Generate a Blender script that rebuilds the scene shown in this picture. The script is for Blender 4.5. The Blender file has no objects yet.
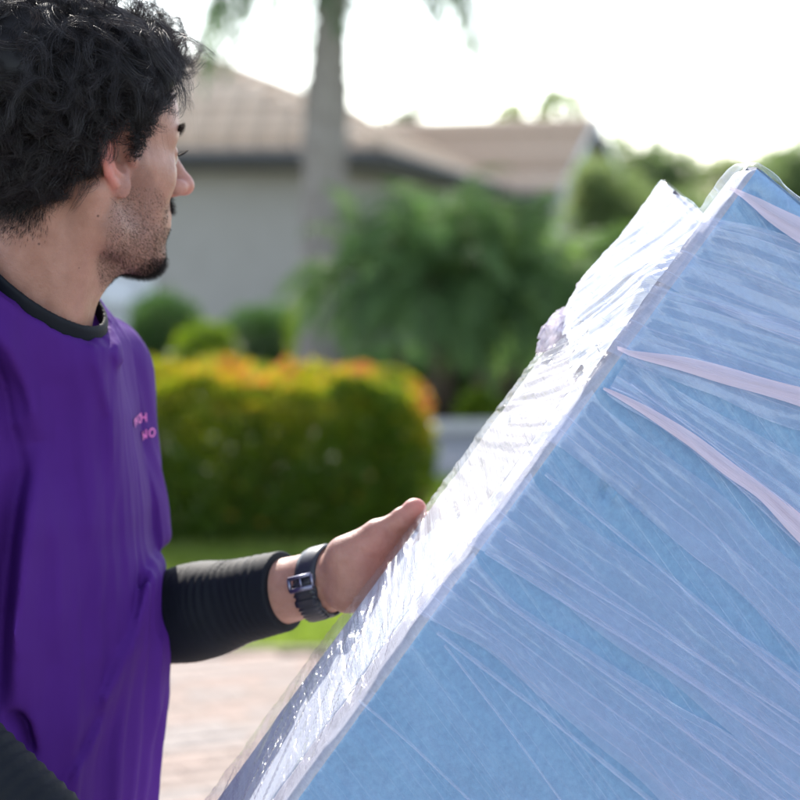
import bpy, math, random
import numpy as np
from mathutils import Vector, Matrix
from mathutils.bvhtree import BVHTree
random.seed(7)
RNG = np.random.default_rng(7)
R = math.radians

# ------------------------------------------------------------------ camera, sky, sun, exposure
scene = bpy.context.scene
FPX = 2000.0                      # focal length in pixels of an 800 pixel wide picture
PITCH = math.atan(160 / FPX)
CAM = np.array([0.0, 0.0, 1.5])
cam_d = bpy.data.cameras.new('camera')
cam = bpy.data.objects.new('camera', cam_d)
scene.collection.objects.link(cam)
cam.location = CAM
cam.rotation_euler = (math.pi / 2 - PITCH, 0, 0)
cam_d.sensor_width = 36
cam_d.lens = 36 * FPX / 800
cam_d.clip_start = 0.05
cam_d.clip_end = 2000
cam_d.dof.use_dof = True
cam_d.dof.focus_distance = 1.68
cam_d.dof.aperture_fstop = 4.8
scene.camera = cam

SUN_DIR = Vector((-0.17, 0.76, 0.62)).normalized()      # towards the sun
w = bpy.data.worlds.new('World')
scene.world = w
w.use_nodes = True
nt = w.node_tree
nt.nodes.clear()
sky = nt.nodes.new('ShaderNodeTexSky')
sky.sky_type = 'NISHITA'
sky.sun_disc = False
sky.sun_elevation = math.asin(SUN_DIR.z)
sky.sun_rotation = math.atan2(SUN_DIR.x, SUN_DIR.y)
sky.air_density = 1.0
sky.dust_density = 0.6
sky.ozone_density = 1.0
bg = nt.nodes.new('ShaderNodeBackground')
bg.inputs['Strength'].default_value = 0.15
wo = nt.nodes.new('ShaderNodeOutputWorld')
hsv = nt.nodes.new('ShaderNodeHueSaturation')
hsv.inputs['Saturation'].default_value = 0.62
nt.links.new(sky.outputs[0], hsv.inputs['Color'])
nt.links.new(hsv.outputs[0], bg.inputs[0])
nt.links.new(bg.outputs[0], wo.inputs[0])

sd = bpy.data.lights.new('sun', 'SUN')
sd.energy = 3.2
sd.angle = R(0.6)
sd.color = (1.0, 0.94, 0.85)
so = bpy.data.objects.new('sun', sd)
scene.collection.objects.link(so)
so.rotation_euler = SUN_DIR.to_track_quat('Z', 'Y').to_euler()
so.location = (0, 0, 20)

scene.view_settings.view_transform = 'Standard'
scene.view_settings.look = 'None'
scene.view_settings.exposure = 1.4
scene.view_settings.gamma = 1
scene.cycles.use_denoising = True
scene.cycles.max_bounces = 8
scene.cycles.transparent_max_bounces = 16
scene.cycles.sample_clamp_indirect = 6.0

FW = np.array([0, math.cos(PITCH), -math.sin(PITCH)])
UPV = np.array([0, math.sin(PITCH), math.cos(PITCH)])
RT = np.array([1.0, 0, 0])


def at(px, py, d):
    """world point seen at a pixel of the 800 px photograph, d metres along the viewing axis"""
    return CAM + d * (FW + (px - 400) / FPX * RT + (400 - py) / FPX * UPV)


def ray(px, py):
    return FW + (px - 400) / FPX * RT + (400 - py) / FPX * UPV


def aty(px, py, Y):
    r = ray(px, py)
    return CAM + r * (Y / r[1])


# ------------------------------------------------------------------ materials
def new_mat(name):
    m = bpy.data.materials.new(name)
    m.use_nodes = True
    t = m.node_tree
    t.nodes.clear()
    out = t.nodes.new('ShaderNodeOutputMaterial')
    return m, t, out


def N(t, kind, **kw):
    n = t.nodes.new(kind)
    for k, v in kw.items():
        if k.startswith('i_'):
            key = k[2:]
            key = int(key) if key.isdigit() else key.replace('_', ' ')
            n.inputs[key].default_value = v
        else:
            setattr(n, k, v)
    return n


def ramp(t, fac, stops):
    r = t.nodes.new('ShaderNodeValToRGB')
    e = r.color_ramp.elements
    while len(e) < len(stops):
        e.new(0.5)
    for q, (p, c) in zip(e, stops):
        q.position = p
        q.color = (*c, 1) if len(c) == 3 else c
    t.links.new(fac, r.inputs[0])
    return r.outputs[0]


def math_n(t, op, a, b=None, clamp=False):
    n = t.nodes.new('ShaderNodeMath')
    n.operation = op
    n.use_clamp = clamp
    for i, v in enumerate((a, b)):
        if v is None:
            continue
        if hasattr(v, 'is_linked') or hasattr(v, 'links'):
            t.links.new(v, n.inputs[i])
        else:
            n.inputs[i].default_value = v
    return n.outputs[0]


def noise(t, vec, scale, detail=3, rough=0.55, stretch=None):
    if stretch is not None:
        mp = N(t, 'ShaderNodeMapping')
        mp.inputs['Scale'].default_value = stretch
        t.links.new(vec, mp.inputs[0])
        vec = mp.outputs[0]
    n = N(t, 'ShaderNodeTexNoise', i_Scale=scale, i_Detail=detail, i_Roughness=rough)
    t.links.new(vec, n.inputs['Vector'])
    return n.outputs[0]


def bumped(t, h, strength, dist, normal=None):
    b = N(t, 'ShaderNodeBump', i_Strength=strength, i_Distance=dist)
    t.links.new(h, b.inputs['Height'])
    if normal is not None:
        t.links.new(normal, b.inputs['Normal'])
    return b.outputs[0]


def plain(name, c1, c2, scale=8.0, rough=0.7, bump=0.3, bdist=0.003, metallic=0.0, stretch=None, spec=0.5,
          sheen=0.0, objco=True):
    m, t, out = new_mat(name)
    co = N(t, 'ShaderNodeTexCoord')
    v = co.outputs['Object']
    n1 = noise(t, v, scale, 4, 0.6, stretch)
    col = ramp(t, n1, [(0.3, c1), (0.7, c2)])
    p = N(t, 'ShaderNodeBsdfPrincipled', i_Roughness=rough, i_Metallic=metallic)
    p.inputs['Specular IOR Level'].default_value = spec
    p.inputs['Sheen Weight'].default_value = sheen
    t.links.new(col, p.inputs['Base Color'])
    if bump > 0:
        n2 = noise(t, v, scale * 5, 5, 0.6, stretch)
        t.links.new(bumped(t, n2, bump, bdist), p.inputs['Normal'])
    t.links.new(p.outputs[0], out.inputs[0])
    return m


def leaf_mat(name, stops, trans=0.45, rough=0.4, spec=0.5):
    """leaf colour picked per leaf from the face attribute 'tone' """
    m, t, out = new_mat(name)
    a = N(t, 'ShaderNodeAttribute', attribute_name='tone')
    col = ramp(t, a.outputs['Fac'], stops)
    p = N(t, 'ShaderNodeBsdfPrincipled', i_Roughness=rough)
    p.inputs['Specular IOR Level'].default_value = spec
    t.links.new(col, p.inputs['Base Color'])
    tr = N(t, 'ShaderNodeBsdfTranslucent')
    hs = N(t, 'ShaderNodeHueSaturation', i_Value=1.5, i_Saturation=1.1, i_Hue=0.495)
    t.links.new(col, hs.inputs['Color'])
    t.links.new(hs.outputs[0], tr.inputs[0])
    mx = N(t, 'ShaderNodeMixShader', i_0=trans)
    t.links.new(p.outputs[0], mx.inputs[1])
    t.links.new(tr.outputs[0], mx.inputs[2])
    t.links.new(mx.outputs[0], out.inputs[0])
    return m


# ------------------------------------------------------------------ objects
def tag(o, label=None, cat=None, group=None, kind=None):
    for k, v in (('label', label), ('category', cat), ('group', group), ('kind', kind)):
        if v:
            o[k] = v
    return o


def empty(name, loc, rz=0.0):
    o = bpy.data.objects.new(name, None)
    scene.collection.objects.link(o)
    o.empty_display_size = 0.1
    o.location = [float(v) for v in loc]
    o.rotation_euler = (0, 0, rz)
    return o


def fast_mesh(name, V, F, smooth=False):
    """F: int array (n,3) or (n,4), or list of such arrays"""
    me = bpy.data.meshes.new(name)
    Fs = F if isinstance(F, list) else [F]
    Fs = [np.asarray(f, dtype=np.int32) for f in Fs if len(f)]
    V = np.asarray(V, dtype=np.float32)
    me.vertices.add(len(V))
    me.vertices.foreach_set('co', V.ravel())
    loops = np.concatenate([f.ravel() for f in Fs])
    tot = np.concatenate([np.full(len(f), f.shape[1], dtype=np.int32) for f in Fs])
    start = np.concatenate([[0], np.cumsum(tot)[:-1]]).astype(np.int32)
    me.loops.add(len(loops))
    me.loops.foreach_set('vertex_index', loops)
    me.polygons.add(len(tot))
    me.polygons.foreach_set('loop_start', start)
    me.polygons.foreach_set('loop_total', tot)
    if smooth:
        me.polygons.foreach_set('use_smooth', np.ones(len(tot), dtype=bool))
    me.update(calc_edges=True)
    return me


def wloc(o):
    v = np.zeros(3)
    while o is not None:
        v += np.array(o.location)
        o = o.parent
    return v


def link_mesh(name, V, F, mat, parent=None, smooth=False, origin=None):
    """world coordinates in; the object sits at its own origin, children stay under their thing"""
    V = np.asarray(V, dtype=np.float64)
    if origin is None:
        origin = wloc(parent) if parent is not None else np.array([V[:, 0].mean(), V[:, 1].mean(), V[:, 2].min()])
    origin = np.asarray(origin, dtype=np.float64)
    me = fast_mesh(name, V - origin, F, smooth)
    if mat is not None:
        for m_ in (mat if isinstance(mat, list) else [mat]):
            me.materials.append(m_)
    o = bpy.data.objects.new(name, me)
    scene.collection.objects.link(o)
    if parent is not None:
        o.parent = parent
        o.location = origin - wloc(parent)
    else:
        o.location = origin
    return o


def face_attr(o, name, vals):
    a = o.data.attributes.new(name, 'FLOAT', 'FACE')
    a.data.foreach_set('value', np.asarray(vals, dtype=np.float32))


def point_attr(o, name, vals):
    a = o.data.attributes.new(name, 'FLOAT', 'POINT')
    a.data.foreach_set('value', np.asarray(vals, dtype=np.float32))


class MB:
    """collects boxes, prisms and tubes, then becomes one mesh"""
    def __init__(self):
        self.v = []
        self.q = []
        self.t = []
        self.n = 0

    def add(self, V, Q=(), T=()):
        V = np.asarray(V, dtype=np.float64)
        self.v.append(V)
        for a in Q:
            self.q.append([i + self.n for i in a])
        for a in T:
            self.t.append([i + self.n for i in a])
        self.n += len(V)

    def box(self, c, ex, ey, ez):
        """centre and three half-extent vectors"""
        c, ex, ey, ez = [np.asarray(v, dtype=float) for v in (c, ex, ey, ez)]
        V = [c + sx * ex + sy * ey + sz * ez for sz in (-1, 1) for sy in (-1, 1) for sx in (-1, 1)]
        self.add(V, [(0, 2, 3, 1), (4, 5, 7, 6), (0, 1, 5, 4), (2, 6, 7, 3), (0, 4, 6, 2), (1, 3, 7, 5)])

    def abox(self, x0, x1, y0, y1, z0, z1):
        self.box(((x0 + x1) / 2, (y0 + y1) / 2, (z0 + z1) / 2), ((x1 - x0) / 2, 0, 0), (0, (y1 - y0) / 2, 0), (0, 0, (z1 - z0) / 2))

    def tube(self, pts, rad, n=8, caps=True):
        pts = np.asarray(pts, dtype=float)
        rad = np.broadcast_to(rad, (len(pts),))
        V = []
        up = np.array([0.03, 0.02, 1.0])
        for i, p in enumerate(pts):
            d = pts[min(i + 1, len(pts) - 1)] - pts[max(i - 1, 0)]
            d = d / (np.linalg.norm(d) + 1e-12)
            if abs(np.dot(d, up)) > 0.97:
                up = np.array([1.0, 0.05, 0.02])
            a = np.cross(d, up)
            a /= np.linalg.norm(a)
            b = np.cross(d, a)
            for k in range(n):
                th = 2 * math.pi * k / n
                V.append(p + rad[i] * (a * math.cos(th) + b * math.sin(th)))
        Q = []
        for i in range(len(pts) - 1):
            for k in range(n):
                Q.append((i * n + k, i * n + (k + 1) % n, (i + 1) * n + (k + 1) % n, (i + 1) * n + k))
        T = []
        if caps:
            m = len(V)
            V.append(pts[0])
            V.append(pts[-1])
            for k in range(n):
                T.append((m, (k + 1) % n, k))
                T.append((m + 1, (len(pts) - 1) * n + k, (len(pts) - 1) * n + (k + 1) % n))
        self.add(V, Q, T)

    def build(self, name, mat, parent=None, smooth=False, origin=None):
        V = np.concatenate(self.v)
        F = []
        if self.q:
            F.append(np.array(self.q))
        if self.t:
            F.append(np.array(self.t))
        return link_mesh(name, V, F, mat, parent, smooth, origin)


# ------------------------------------------------------------------ noise in numpy
_perm = np.random.default_rng(3).random(65536).astype(np.float32)


def vnoise(x, y, z=None):
    x = np.asarray(x, dtype=np.float64)
    y = np.asarray(y, dtype=np.float64)
    z = np.zeros_like(x) if z is None else np.asarray(z, dtype=np.float64)
    xi, yi, zi = np.floor(x).astype(np.int64), np.floor(y).astype(np.int64), np.floor(z).astype(np.int64)
    fx, fy, fz = x - xi, y - yi, z - zi
    fx, fy, fz = [f * f * f * (f * (f * 6 - 15) + 10) for f in (fx, fy, fz)]
    r = 0
    for dx in (0, 1):
        for dy in (0, 1):
            for dz in (0, 1):
                h = ((xi + dx) * 73856093 ^ (yi + dy) * 19349663 ^ (zi + dz) * 83492791) & 65535
                wgt = (fx if dx else 1 - fx) * (fy if dy else 1 - fy) * (fz if dz else 1 - fz)
                r = r + wgt * _perm[h]
    return r * 2 - 1


def fbm(x, y, z=None, oct=4):
    r, a, s = 0, 0.5, 1.0
    for i in range(oct):
        r = r + a * vnoise(x * s + 13.7 * i, y * s + 5.1 * i, None if z is None else z * s)
        a *= 0.5
        s *= 2.03
    return r


# ------------------------------------------------------------------ implicit surfaces
def smin(a, b, k):
    h = np.clip(0.5 + 0.5 * (b - a) / k, 0, 1)
    return b * (1 - h) + a * h - k * h * (1 - h)


def smax(a, b, k):
    return -smin(-a, -b, k)


def cap(p, a, b, ra, rb=None):
    rb = ra if rb is None else rb
    a = np.asarray(a, dtype=np.float32)
    ab = np.asarray(b, dtype=np.float32) - a
    pa = p - a
    h = np.clip(pa @ ab / (ab @ ab), 0, 1)
    dd = pa - h[:, None] * ab
    return np.sqrt(np.einsum('ij,ij->i', dd, dd)) - (ra + (rb - ra) * h)


def ell(p, c, r):
    r = np.asarray(r, dtype=np.float32)
    q = (p - np.asarray(c, dtype=np.float32)) / r
    k0 = np.sqrt(np.einsum('ij,ij->i', q, q))
    q2 = q / r
    k1 = np.sqrt(np.einsum('ij,ij->i', q2, q2)) + 1e-9
    return k0 * (k0 - 1) / k1


def surfnet(f, lo, hi, cell, B=16, margin=1.5):
    lo = np.asarray(lo, dtype=np.float64)
    nb = np.ceil((np.asarray(hi) - lo) / (cell * B)).astype(int)
    bi = np.stack(np.meshgrid(*[np.arange(k) for k in nb], indexing='ij'), -1).reshape(-1, 3)
    cen = lo + (bi + 0.5) * cell * B
    d = f(cen.astype(np.float32))
    act = bi[np.abs(d) < cell * B * 0.87 * margin]
    n1 = B + 1
    g = np.stack(np.meshgrid(*[np.arange(n1)] * 3, indexing='ij'), -1).reshape(-1, 3)
    NX = (nb * B + 2).astype(np.int64)
    key = lambda c: (c[:, 0] * NX[1] + c[:, 1]) * NX[2] + c[:, 2]
    corners = np.array([[i, j, k] for i in (0, 1) for j in (0, 1) for k in (0, 1)])
    edges = [(a, b) for a in range(8) for b in range(a + 1, 8) if np.abs(corners[a] - corners[b]).sum() == 1]
    VK, VP, Q = [], [], []
    for b0 in act:
        base = b0 * B
        P = (lo + (base + g) * cell).astype(np.float32)
        D = f(P).reshape(n1, n1, n1)
        S = D < 0
        if S.all() or not S.any():
            continue
        cnt = sum(S[c[0]:c[0] + B, c[1]:c[1] + B, c[2]:c[2] + B].astype(np.int8) for c in corners)
        ci = np.argwhere((cnt > 0) & (cnt < 8))
        if len(ci) == 0:
            continue
        vals = np.stack([D[ci[:, 0] + c[0], ci[:, 1] + c[1], ci[:, 2] + c[2]] for c in corners], 1)
        acc = np.zeros((len(ci), 3))
        wn = np.zeros(len(ci))
        for a, b in edges:
            va, vb = vals[:, a], vals[:, b]
            x = (va < 0) != (vb < 0)
            tt = np.where(x, va / np.where(x, va - vb, 1), 0)
            acc += x[:, None] * (corners[a] + tt[:, None] * (corners[b] - corners[a]))
            wn += x
        VK.append(key(ci + base))
        VP.append(lo + (ci + base + acc / wn[:, None]) * cell)
        for ax in range(3):
            e = np.zeros(3, int)
            e[ax] = 1
            s0 = S[:B, :B, :B]
            s1 = S[e[0]:e[0] + B, e[1]:e[1] + B, e[2]:e[2] + B]
            pi = np.argwhere(s0 != s1)
            if len(pi) == 0:
                continue
            flip = s1[pi[:, 0], pi[:, 1], pi[:, 2]]
            u = np.zeros(3, int); u[(ax + 1) % 3] = 1
            v = np.zeros(3, int); v[(ax + 2) % 3] = 1
            gp = pi + base
            ks = np.stack([key(gp - u - v), key(gp - v), key(gp), key(gp - u)], 1)
            ks[flip] = ks[flip][:, ::-1]
            ok = ((gp - u - v) >= 0).all(1)
            Q.append(ks[ok])
    VK = np.concatenate(VK); VP = np.concatenate(VP); Q = np.concatenate(Q)
    o = np.argsort(VK)
    VK, VP = VK[o], VP[o]
    idx = np.searchsorted(VK, Q)
    idx = np.clip(idx, 0, len(VK) - 1)
    ok = (VK[idx] == Q).all(1)
    return VP, idx[ok]


def project_out(f, org, dirs, tmax, n=26):
    """distance along each ray from org (inside) where f leaves the solid"""
    lo = np.zeros(len(dirs)); hi = np.full(len(dirs), tmax)
    for _ in range(n):
        m = (lo + hi) / 2
        ins = f((org + dirs * m[:, None]).astype(np.float32)) < 0
        lo = np.where(ins, m, lo); hi = np.where(ins, hi, m)
    return (lo + hi) / 2


def grad(f, P, e=0.0015):
    P = np.asarray(P)
    g = np.stack([f((P + d).astype(np.float32)) - f((P - d).astype(np.float32)) for d in np.eye(3) * e], 1)
    return g / (np.linalg.norm(g, axis=1, keepdims=True) + 1e-9)


def unit(v):
    v = np.asarray(v, dtype=float)
    return v / np.linalg.norm(v)
# ------------------------------------------------------------------ the wrapped load
F0 = at(290, 800, 1.62)
F1 = at(752, 166, 1.66)
LH = unit(F1 - F0)
B0 = at(425, 510, 1.83)
SB = float(np.dot(B0 - F0, LH))
TV = B0 - (F0 + LH * SB)
TT = float(np.linalg.norm(TV))          # total thickness
TH = TV / TT
WH = np.cross(LH, TH)
if WH[0] < 0:
    WH = -WH
STOP = float(np.linalg.norm(F1 - F0))
WD = 0.78
# the lowest edge stands on the ground: F0 + LH*s + WH*WD has z = 0
SBOT = -(F0[2] + WH[2] * WD) / LH[2] + 0.012
T1 = 0.24 * TT                           # front layer
RC = 0.0065
RE = 0.014


def rrect(p, wd, a0, a1, r):
    """rounded rectangle; p=0 at the middle of the front left corner, growing over the front face.
    returns (w, t, nw, nt): w along WH, t along TH"""
    t = a1 - a0
    q = math.pi * r / 2
    segs = [wd - 2 * r, q, t - 2 * r, q, wd - 2 * r, q, t - 2 * r, q]
    P = sum(segs)
    p = np.mod(np.asarray(p, dtype=float) - q / 2, P)
    w = np.zeros_like(p); tt = np.zeros_like(p); nw = np.zeros_like(p); nt_ = np.zeros_like(p)
    s0 = 0.0
    cs = [(wd - r, a0 + r), (wd - r, a1 - r), (r, a1 - r), (r, a0 + r)]
    dirs = [(0, -1), (1, 0), (0, 1), (-1, 0)]
    for k in range(8):
        m = (p >= s0) & (p <= s0 + segs[k] + 1e-12)
        l = p - s0
        if k % 2 == 0:
            n_ = dirs[k // 2]
            start = cs[(k // 2 - 1) % 4]
            tang = (-n_[1], n_[0]) if True else None
            ww = start[0] + n_[0] * r + tang[0] * l
            t2 = start[1] + n_[1] * r + tang[1] * l
            w = np.where(m, ww, w); tt = np.where(m, t2, tt)
            nw = np.where(m, n_[0], nw); nt_ = np.where(m, n_[1], nt_)
        else:
            c = cs[k // 2]
            a = l / r
            n0 = dirs[k // 2]; n1 = dirs[(k // 2 + 1) % 4]
            x = n0[0] * np.cos(a) + n1[0] * np.sin(a)
            y = n0[1] * np.cos(a) + n1[1] * np.sin(a)
            w = np.where(m, c[0] + r * x, w); tt = np.where(m, c[1] + r * y, tt)
            nw = np.where(m, x, nw); nt_ = np.where(m, y, nt_)
        s0 += segs[k]
    return w, tt, nw, nt_, P


def surf(p, s, h=0.0, wd=WD, a0=0.0, a1=None, r=RC):
    a1 = TT if a1 is None else a1
    w, t, nw, nt_, P = rrect(p, wd, a0, a1, r)
    p_ = F0 + LH * np.asarray(s)[..., None] + WH * w[..., None] + TH * t[..., None]
    n_ = WH * nw[..., None] + TH * nt_[..., None]
    return p_ + n_ * np.asarray(h)[..., None] if np.ndim(h) else p_ + n_ * h


def front_ps(px, py):
    """(p, s) on the front face under a pixel of the photograph"""
    r = ray(px, py)
    d = np.dot(F0 - CAM, TH) / np.dot(r, TH)
    q = CAM + r * d - F0
    return float(np.dot(q, WH)) - RC + math.pi * RC / 4, float(np.dot(q, LH))


def slant(t, s):
    """the back layer ends askew: its end slopes away from the front layer"""
    k = np.clip((s - (STOP - 0.13)) / 0.12, 0, 1)
    u = np.clip((TT - t) / (TT - T1), 0, 1)
    return -0.050 * k * u * (t > T1 - 0.012)


def slab(name, a0, a1, s0, s1, mat, parent, disp, r=RC, dp=0.007, ds=0.009, wd=WD, rough_end=0.0):
    _, _, _, _, P = rrect(np.zeros(1), wd, a0, a1, r)
    npn = int(P / dp)
    pp = np.arange(npn) / npn * P
    re_ = RE
    body = np.arange(s0 + re_, s1 - re_, ds)
    rows = []
    for k in range(6):
        a = (k + 1) / 7 * math.pi / 2
        rows.append((s0 + re_ - re_ * math.cos(a), re_ * (1 - math.sin(a))))
    rows += [(s_, 0.0) for s_ in body]
    for k in range(7):
        a = k / 7 * math.pi / 2
        rows.append((s1 - re_ + re_ * math.sin(a), re_ * (1 - math.cos(a))))
    w, t, nw, nt_, _ = rrect(pp, wd, a0, a1, r)
    V = []
    for s, ins in rows:
        h = disp(pp, np.full(npn, s)) - ins
        V.append(F0 + LH * (s + slant(t, s))[:, None] + WH * (w + nw * h)[:, None] + TH * (t + nt_ * h)[:, None])
    # end caps: shrink to a centre line
    cw, ct = wd / 2, (a0 + a1) / 2
    for s, lst in ((s0, 'a'), (s1, 'b')):
        for f in (0.75, 0.4, 0.0):
            w2 = cw + (w - cw) * (1 - (1 - f) * min(1, (a1 - a0) / wd * 1.0 * 1.0)) if f > 0 else cw + (w - cw) * (1 - (a1 - a0) / wd)
            t2 = ct + (t - ct) * f
            V.append(F0 + LH * (s + slant(t2, s))[:, None] + WH * w2[:, None] + TH * t2[:, None])
    n = len(rows)
    order = [n + 2, n + 1, n] + list(range(n)) + [n + 3, n + 4, n + 5]
    Q = []
    k = np.arange(npn); k1 = (k + 1) % npn
    for a, b in zip(order[:-1], order[1:]):
        Q.append(np.stack([a * npn + k, a * npn + k1, b * npn + k1, b * npn + k], 1))
    o = link_mesh(name, np.concatenate(V), np.concatenate(Q), mat, parent, True)
    if isinstance(mat, list):
        idx = np.zeros((len(order) - 1, npn), dtype=np.int32)
        sidef = (nw < -0.62)
        if name == 'front_padding':
            idx[:, sidef] = 1
        else:
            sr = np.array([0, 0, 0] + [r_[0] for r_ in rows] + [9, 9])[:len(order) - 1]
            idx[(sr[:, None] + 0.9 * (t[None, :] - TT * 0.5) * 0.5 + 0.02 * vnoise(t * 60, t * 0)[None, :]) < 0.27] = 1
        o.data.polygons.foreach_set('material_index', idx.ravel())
    return o


# --- materials of the load
def foam_mat(name, c1, c2, c3, rough=0.8):
    m, t, out = new_mat(name)
    co = N(t, 'ShaderNodeTexCoord').outputs['Object']
    n1 = noise(t, co, 9, 5, 0.6)
    n2 = noise(t, co, 160, 4, 0.7)
    col = ramp(t, n1, [(0.3, c1), (0.55, c2), (0.75, c3)])
    mx = N(t, 'ShaderNodeMix', data_type='RGBA', blend_type='OVERLAY')
    mx.inputs[0].default_value = 0.35
    t.links.new(col, mx.inputs[6])
    t.links.new(n2, mx.inputs[7])
    p = N(t, 'ShaderNodeBsdfPrincipled', i_Roughness=rough)
    p.inputs['Sheen Weight'].default_value = 0.2
    t.links.new(mx.outputs[2], p.inputs['Base Color'])
    t.links.new(bumped(t, n2, 0.25, 0.002), p.inputs['Normal'])
    t.links.new(p.outputs[0], out.inputs[0])
    return m


M_BLUE = foam_mat('blue_padding', (0.180, 0.335, 0.555), (0.205, 0.372, 0.60), (0.24, 0.41, 0.64))
M_WHITE = foam_mat('white_padding', (0.22, 0.205, 0.245), (0.245, 0.23, 0.27), (0.27, 0.255, 0.295))

M_EDGE = foam_mat('padding_edge_sunlit', (0.34, 0.35, 0.43), (0.38, 0.39, 0.47), (0.42, 0.43, 0.51))  # padding side kept lighter, the sunlit edge put into its colour


def film_mat(name, base, streak, lo, hi, gloss=0.045, rough=0.14, ior=1.3, tl_mix=0.15, sx=60, sy=6, tint=(0.66, 0.73, 1.0), bump=0.5):
    """clear stretch film: see-through, glossy, milky where it is gathered into streaks (UV x along the wrap, y across)"""
    m, t, out = new_mat(name)
    uv = N(t, 'ShaderNodeTexCoord').outputs['UV']
    n1 = noise(t, uv, 1.0, 1.5, 0.5, (sy, sx, 1))
    n2 = noise(t, uv, 1.0, 2, 0.6, (sy * 0.45, sx * 9, 1))
    n3 = noise(t, uv, 5.0, 3, 0.5)
    s = math_n(t, 'MULTIPLY', n1, n3)
    k = N(t, 'ShaderNodeMapRange')
    k.inputs[1].default_value = 0.14; k.inputs[2].default_value = 0.42
    k.inputs[3].default_value = lo; k.inputs[4].default_value = hi
    t.links.new(s, k.inputs[0])
    k2 = N(t, 'ShaderNodeMapRange')
    k2.inputs[1].default_value = 0.56; k2.inputs[2].default_value = 0.72
    k2.inputs[3].default_value = 0.0; k2.inputs[4].default_value = streak
    t.links.new(n2, k2.inputs[0])
    fac = math_n(t, 'ADD', k.outputs[0], k2.outputs[0], True)
    b = bumped(t, n2, bump, 0.0016)
    b = bumped(t, n1, bump, 0.004, b)
    milk = N(t, 'ShaderNodeBsdfDiffuse', i_Color=(*tint, 1))
    tl = N(t, 'ShaderNodeBsdfTranslucent', i_Color=(*tint, 1))
    mm = N(t, 'ShaderNodeMixShader', i_0=tl_mix)
    t.links.new(milk.outputs[0], mm.inputs[1]); t.links.new(tl.outputs[0], mm.inputs[2])
    tr = N(t, 'ShaderNodeBsdfTransparent', i_Color=(*base, 1))
    m1 = N(t, 'ShaderNodeMixShader')
    t.links.new(fac, m1.inputs[0]); t.links.new(tr.outputs[0], m1.inputs[1]); t.links.new(mm.outputs[0], m1.inputs[2])
    gl = N(t, 'ShaderNodeBsdfGlossy', i_Roughness=rough)
    t.links.new(b, gl.inputs['Normal']); t.links.new(b, milk.inputs['Normal'])
    # two-sided Schlick reflectance of a thin sheet
    ge = N(t, 'ShaderNodeNewGeometry')
    dp_ = N(t, 'ShaderNodeVectorMath', operation='DOT_PRODUCT')
    t.links.new(ge.outputs['Incoming'], dp_.inputs[0]); t.links.new(b, dp_.inputs[1])
    c_ = math_n(t, 'SUBTRACT', 1.0, math_n(t, 'ABSOLUTE', dp_.outputs['Value']), True)
    gf = math_n(t, 'ADD', math_n(t, 'MULTIPLY', math_n(t, 'POWER', c_, 5.0), 0.55), gloss, True)
    m2 = N(t, 'ShaderNodeMixShader')
    t.links.new(gf, m2.inputs[0]); t.links.new(m1.outputs[0], m2.inputs[1]); t.links.new(gl.outputs[0], m2.inputs[2])
    t.links.new(m2.outputs[0], out.inputs[0])
    return m


M_FILM = film_mat('clear_film', (0.985, 0.985, 0.99), 0.20, 0.0, 0.08, sx=50, sy=3, bump=0.22)
M_SIDEFILM = film_mat('side_film', (0.985, 0.985, 0.99), 0.08, 0.01, 0.08, gloss=0.07, rough=0.06, bump=0.75, sx=90, sy=12, tint=(0.90, 0.86, 0.96))
M_FOLDED = film_mat('folded_film', (0.97, 0.97, 0.98), 0.2, 0.62, 0.95, gloss=0.10, rough=0.16, bump=0.6, sx=80, sy=20, tint=(0.97, 0.96, 1.0))  # folded wraps, extra milky white to paint the sun glare up there
M_BAND = film_mat('film_band', (0.98, 0.98, 0.99), 0.26, 0.12, 0.27, sx=30, sy=1.0, bump=0.15)
M_ROPE = film_mat('gathered_film', (0.97, 0.96, 0.98), 0.15, 0.45, 0.72, sx=120, sy=5, tint=(0.96, 0.78, 0.90), bump=0.5)
M_CRUMP = film_mat('crumpled_film', (0.97, 0.96, 0.98), 0.3, 0.35, 0.7, sx=70, sy=60, tint=(0.88, 0.80, 0.92), bump=1.0, gloss=0.12, tl_mix=0.5)

load = empty('wrapped_furniture', F0 + LH * SBOT + WH * WD)
tag(load, 'tilted blue padded slab bound in shiny clear stretch wrap, held by the man', 'wrapped furniture')


def d_blue(p, s):
    d = 0.0022 * fbm(p * 9, s * 9, oct=4) + 0.0010 * vnoise(p * 14, s * 45)
    for (cx, cy, a) in ((605, 492, 0.5), (638, 495, 0.3), (560, 580, 0.2)):
        pc, sc = front_ps(cx, cy)
        du, dv = p - pc, s - sc
        uu = du * math.cos(a) + dv * math.sin(a)
        vv = -du * math.sin(a) + dv * math.cos(a)
        d = d - 0.0070 * np.exp(-(uu / 0.004) ** 2 - (vv / 0.009) ** 2) + 0.0045 * np.exp(-((uu - 0.006) / 0.003) ** 2 - (vv / 0.010) ** 2)
    return d


M_LOW = foam_mat('bluish_foam_lightened', (0.48, 0.53, 0.64), (0.52, 0.57, 0.68), (0.56, 0.61, 0.72))  # bluish foam, lightened in colour to offset the shade low on the side


def d_white(p, s):
    return 0.0018 * fbm(p * 12, s * 14, oct=4)


slab('front_padding', 0.0, T1, SBOT + 0.004, STOP + 0.004, [M_BLUE, M_EDGE], load, d_blue, dp=0.004, ds=0.004)
SBK = STOP - 0.012
slab('back_padding', T1 - 0.008, TT, SBOT + 0.012, SBK, [M_WHITE, M_LOW], load, lambda p, s: d_white(p, s) - 0.0012, r=0.009, dp=0.006, ds=0.007)


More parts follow.
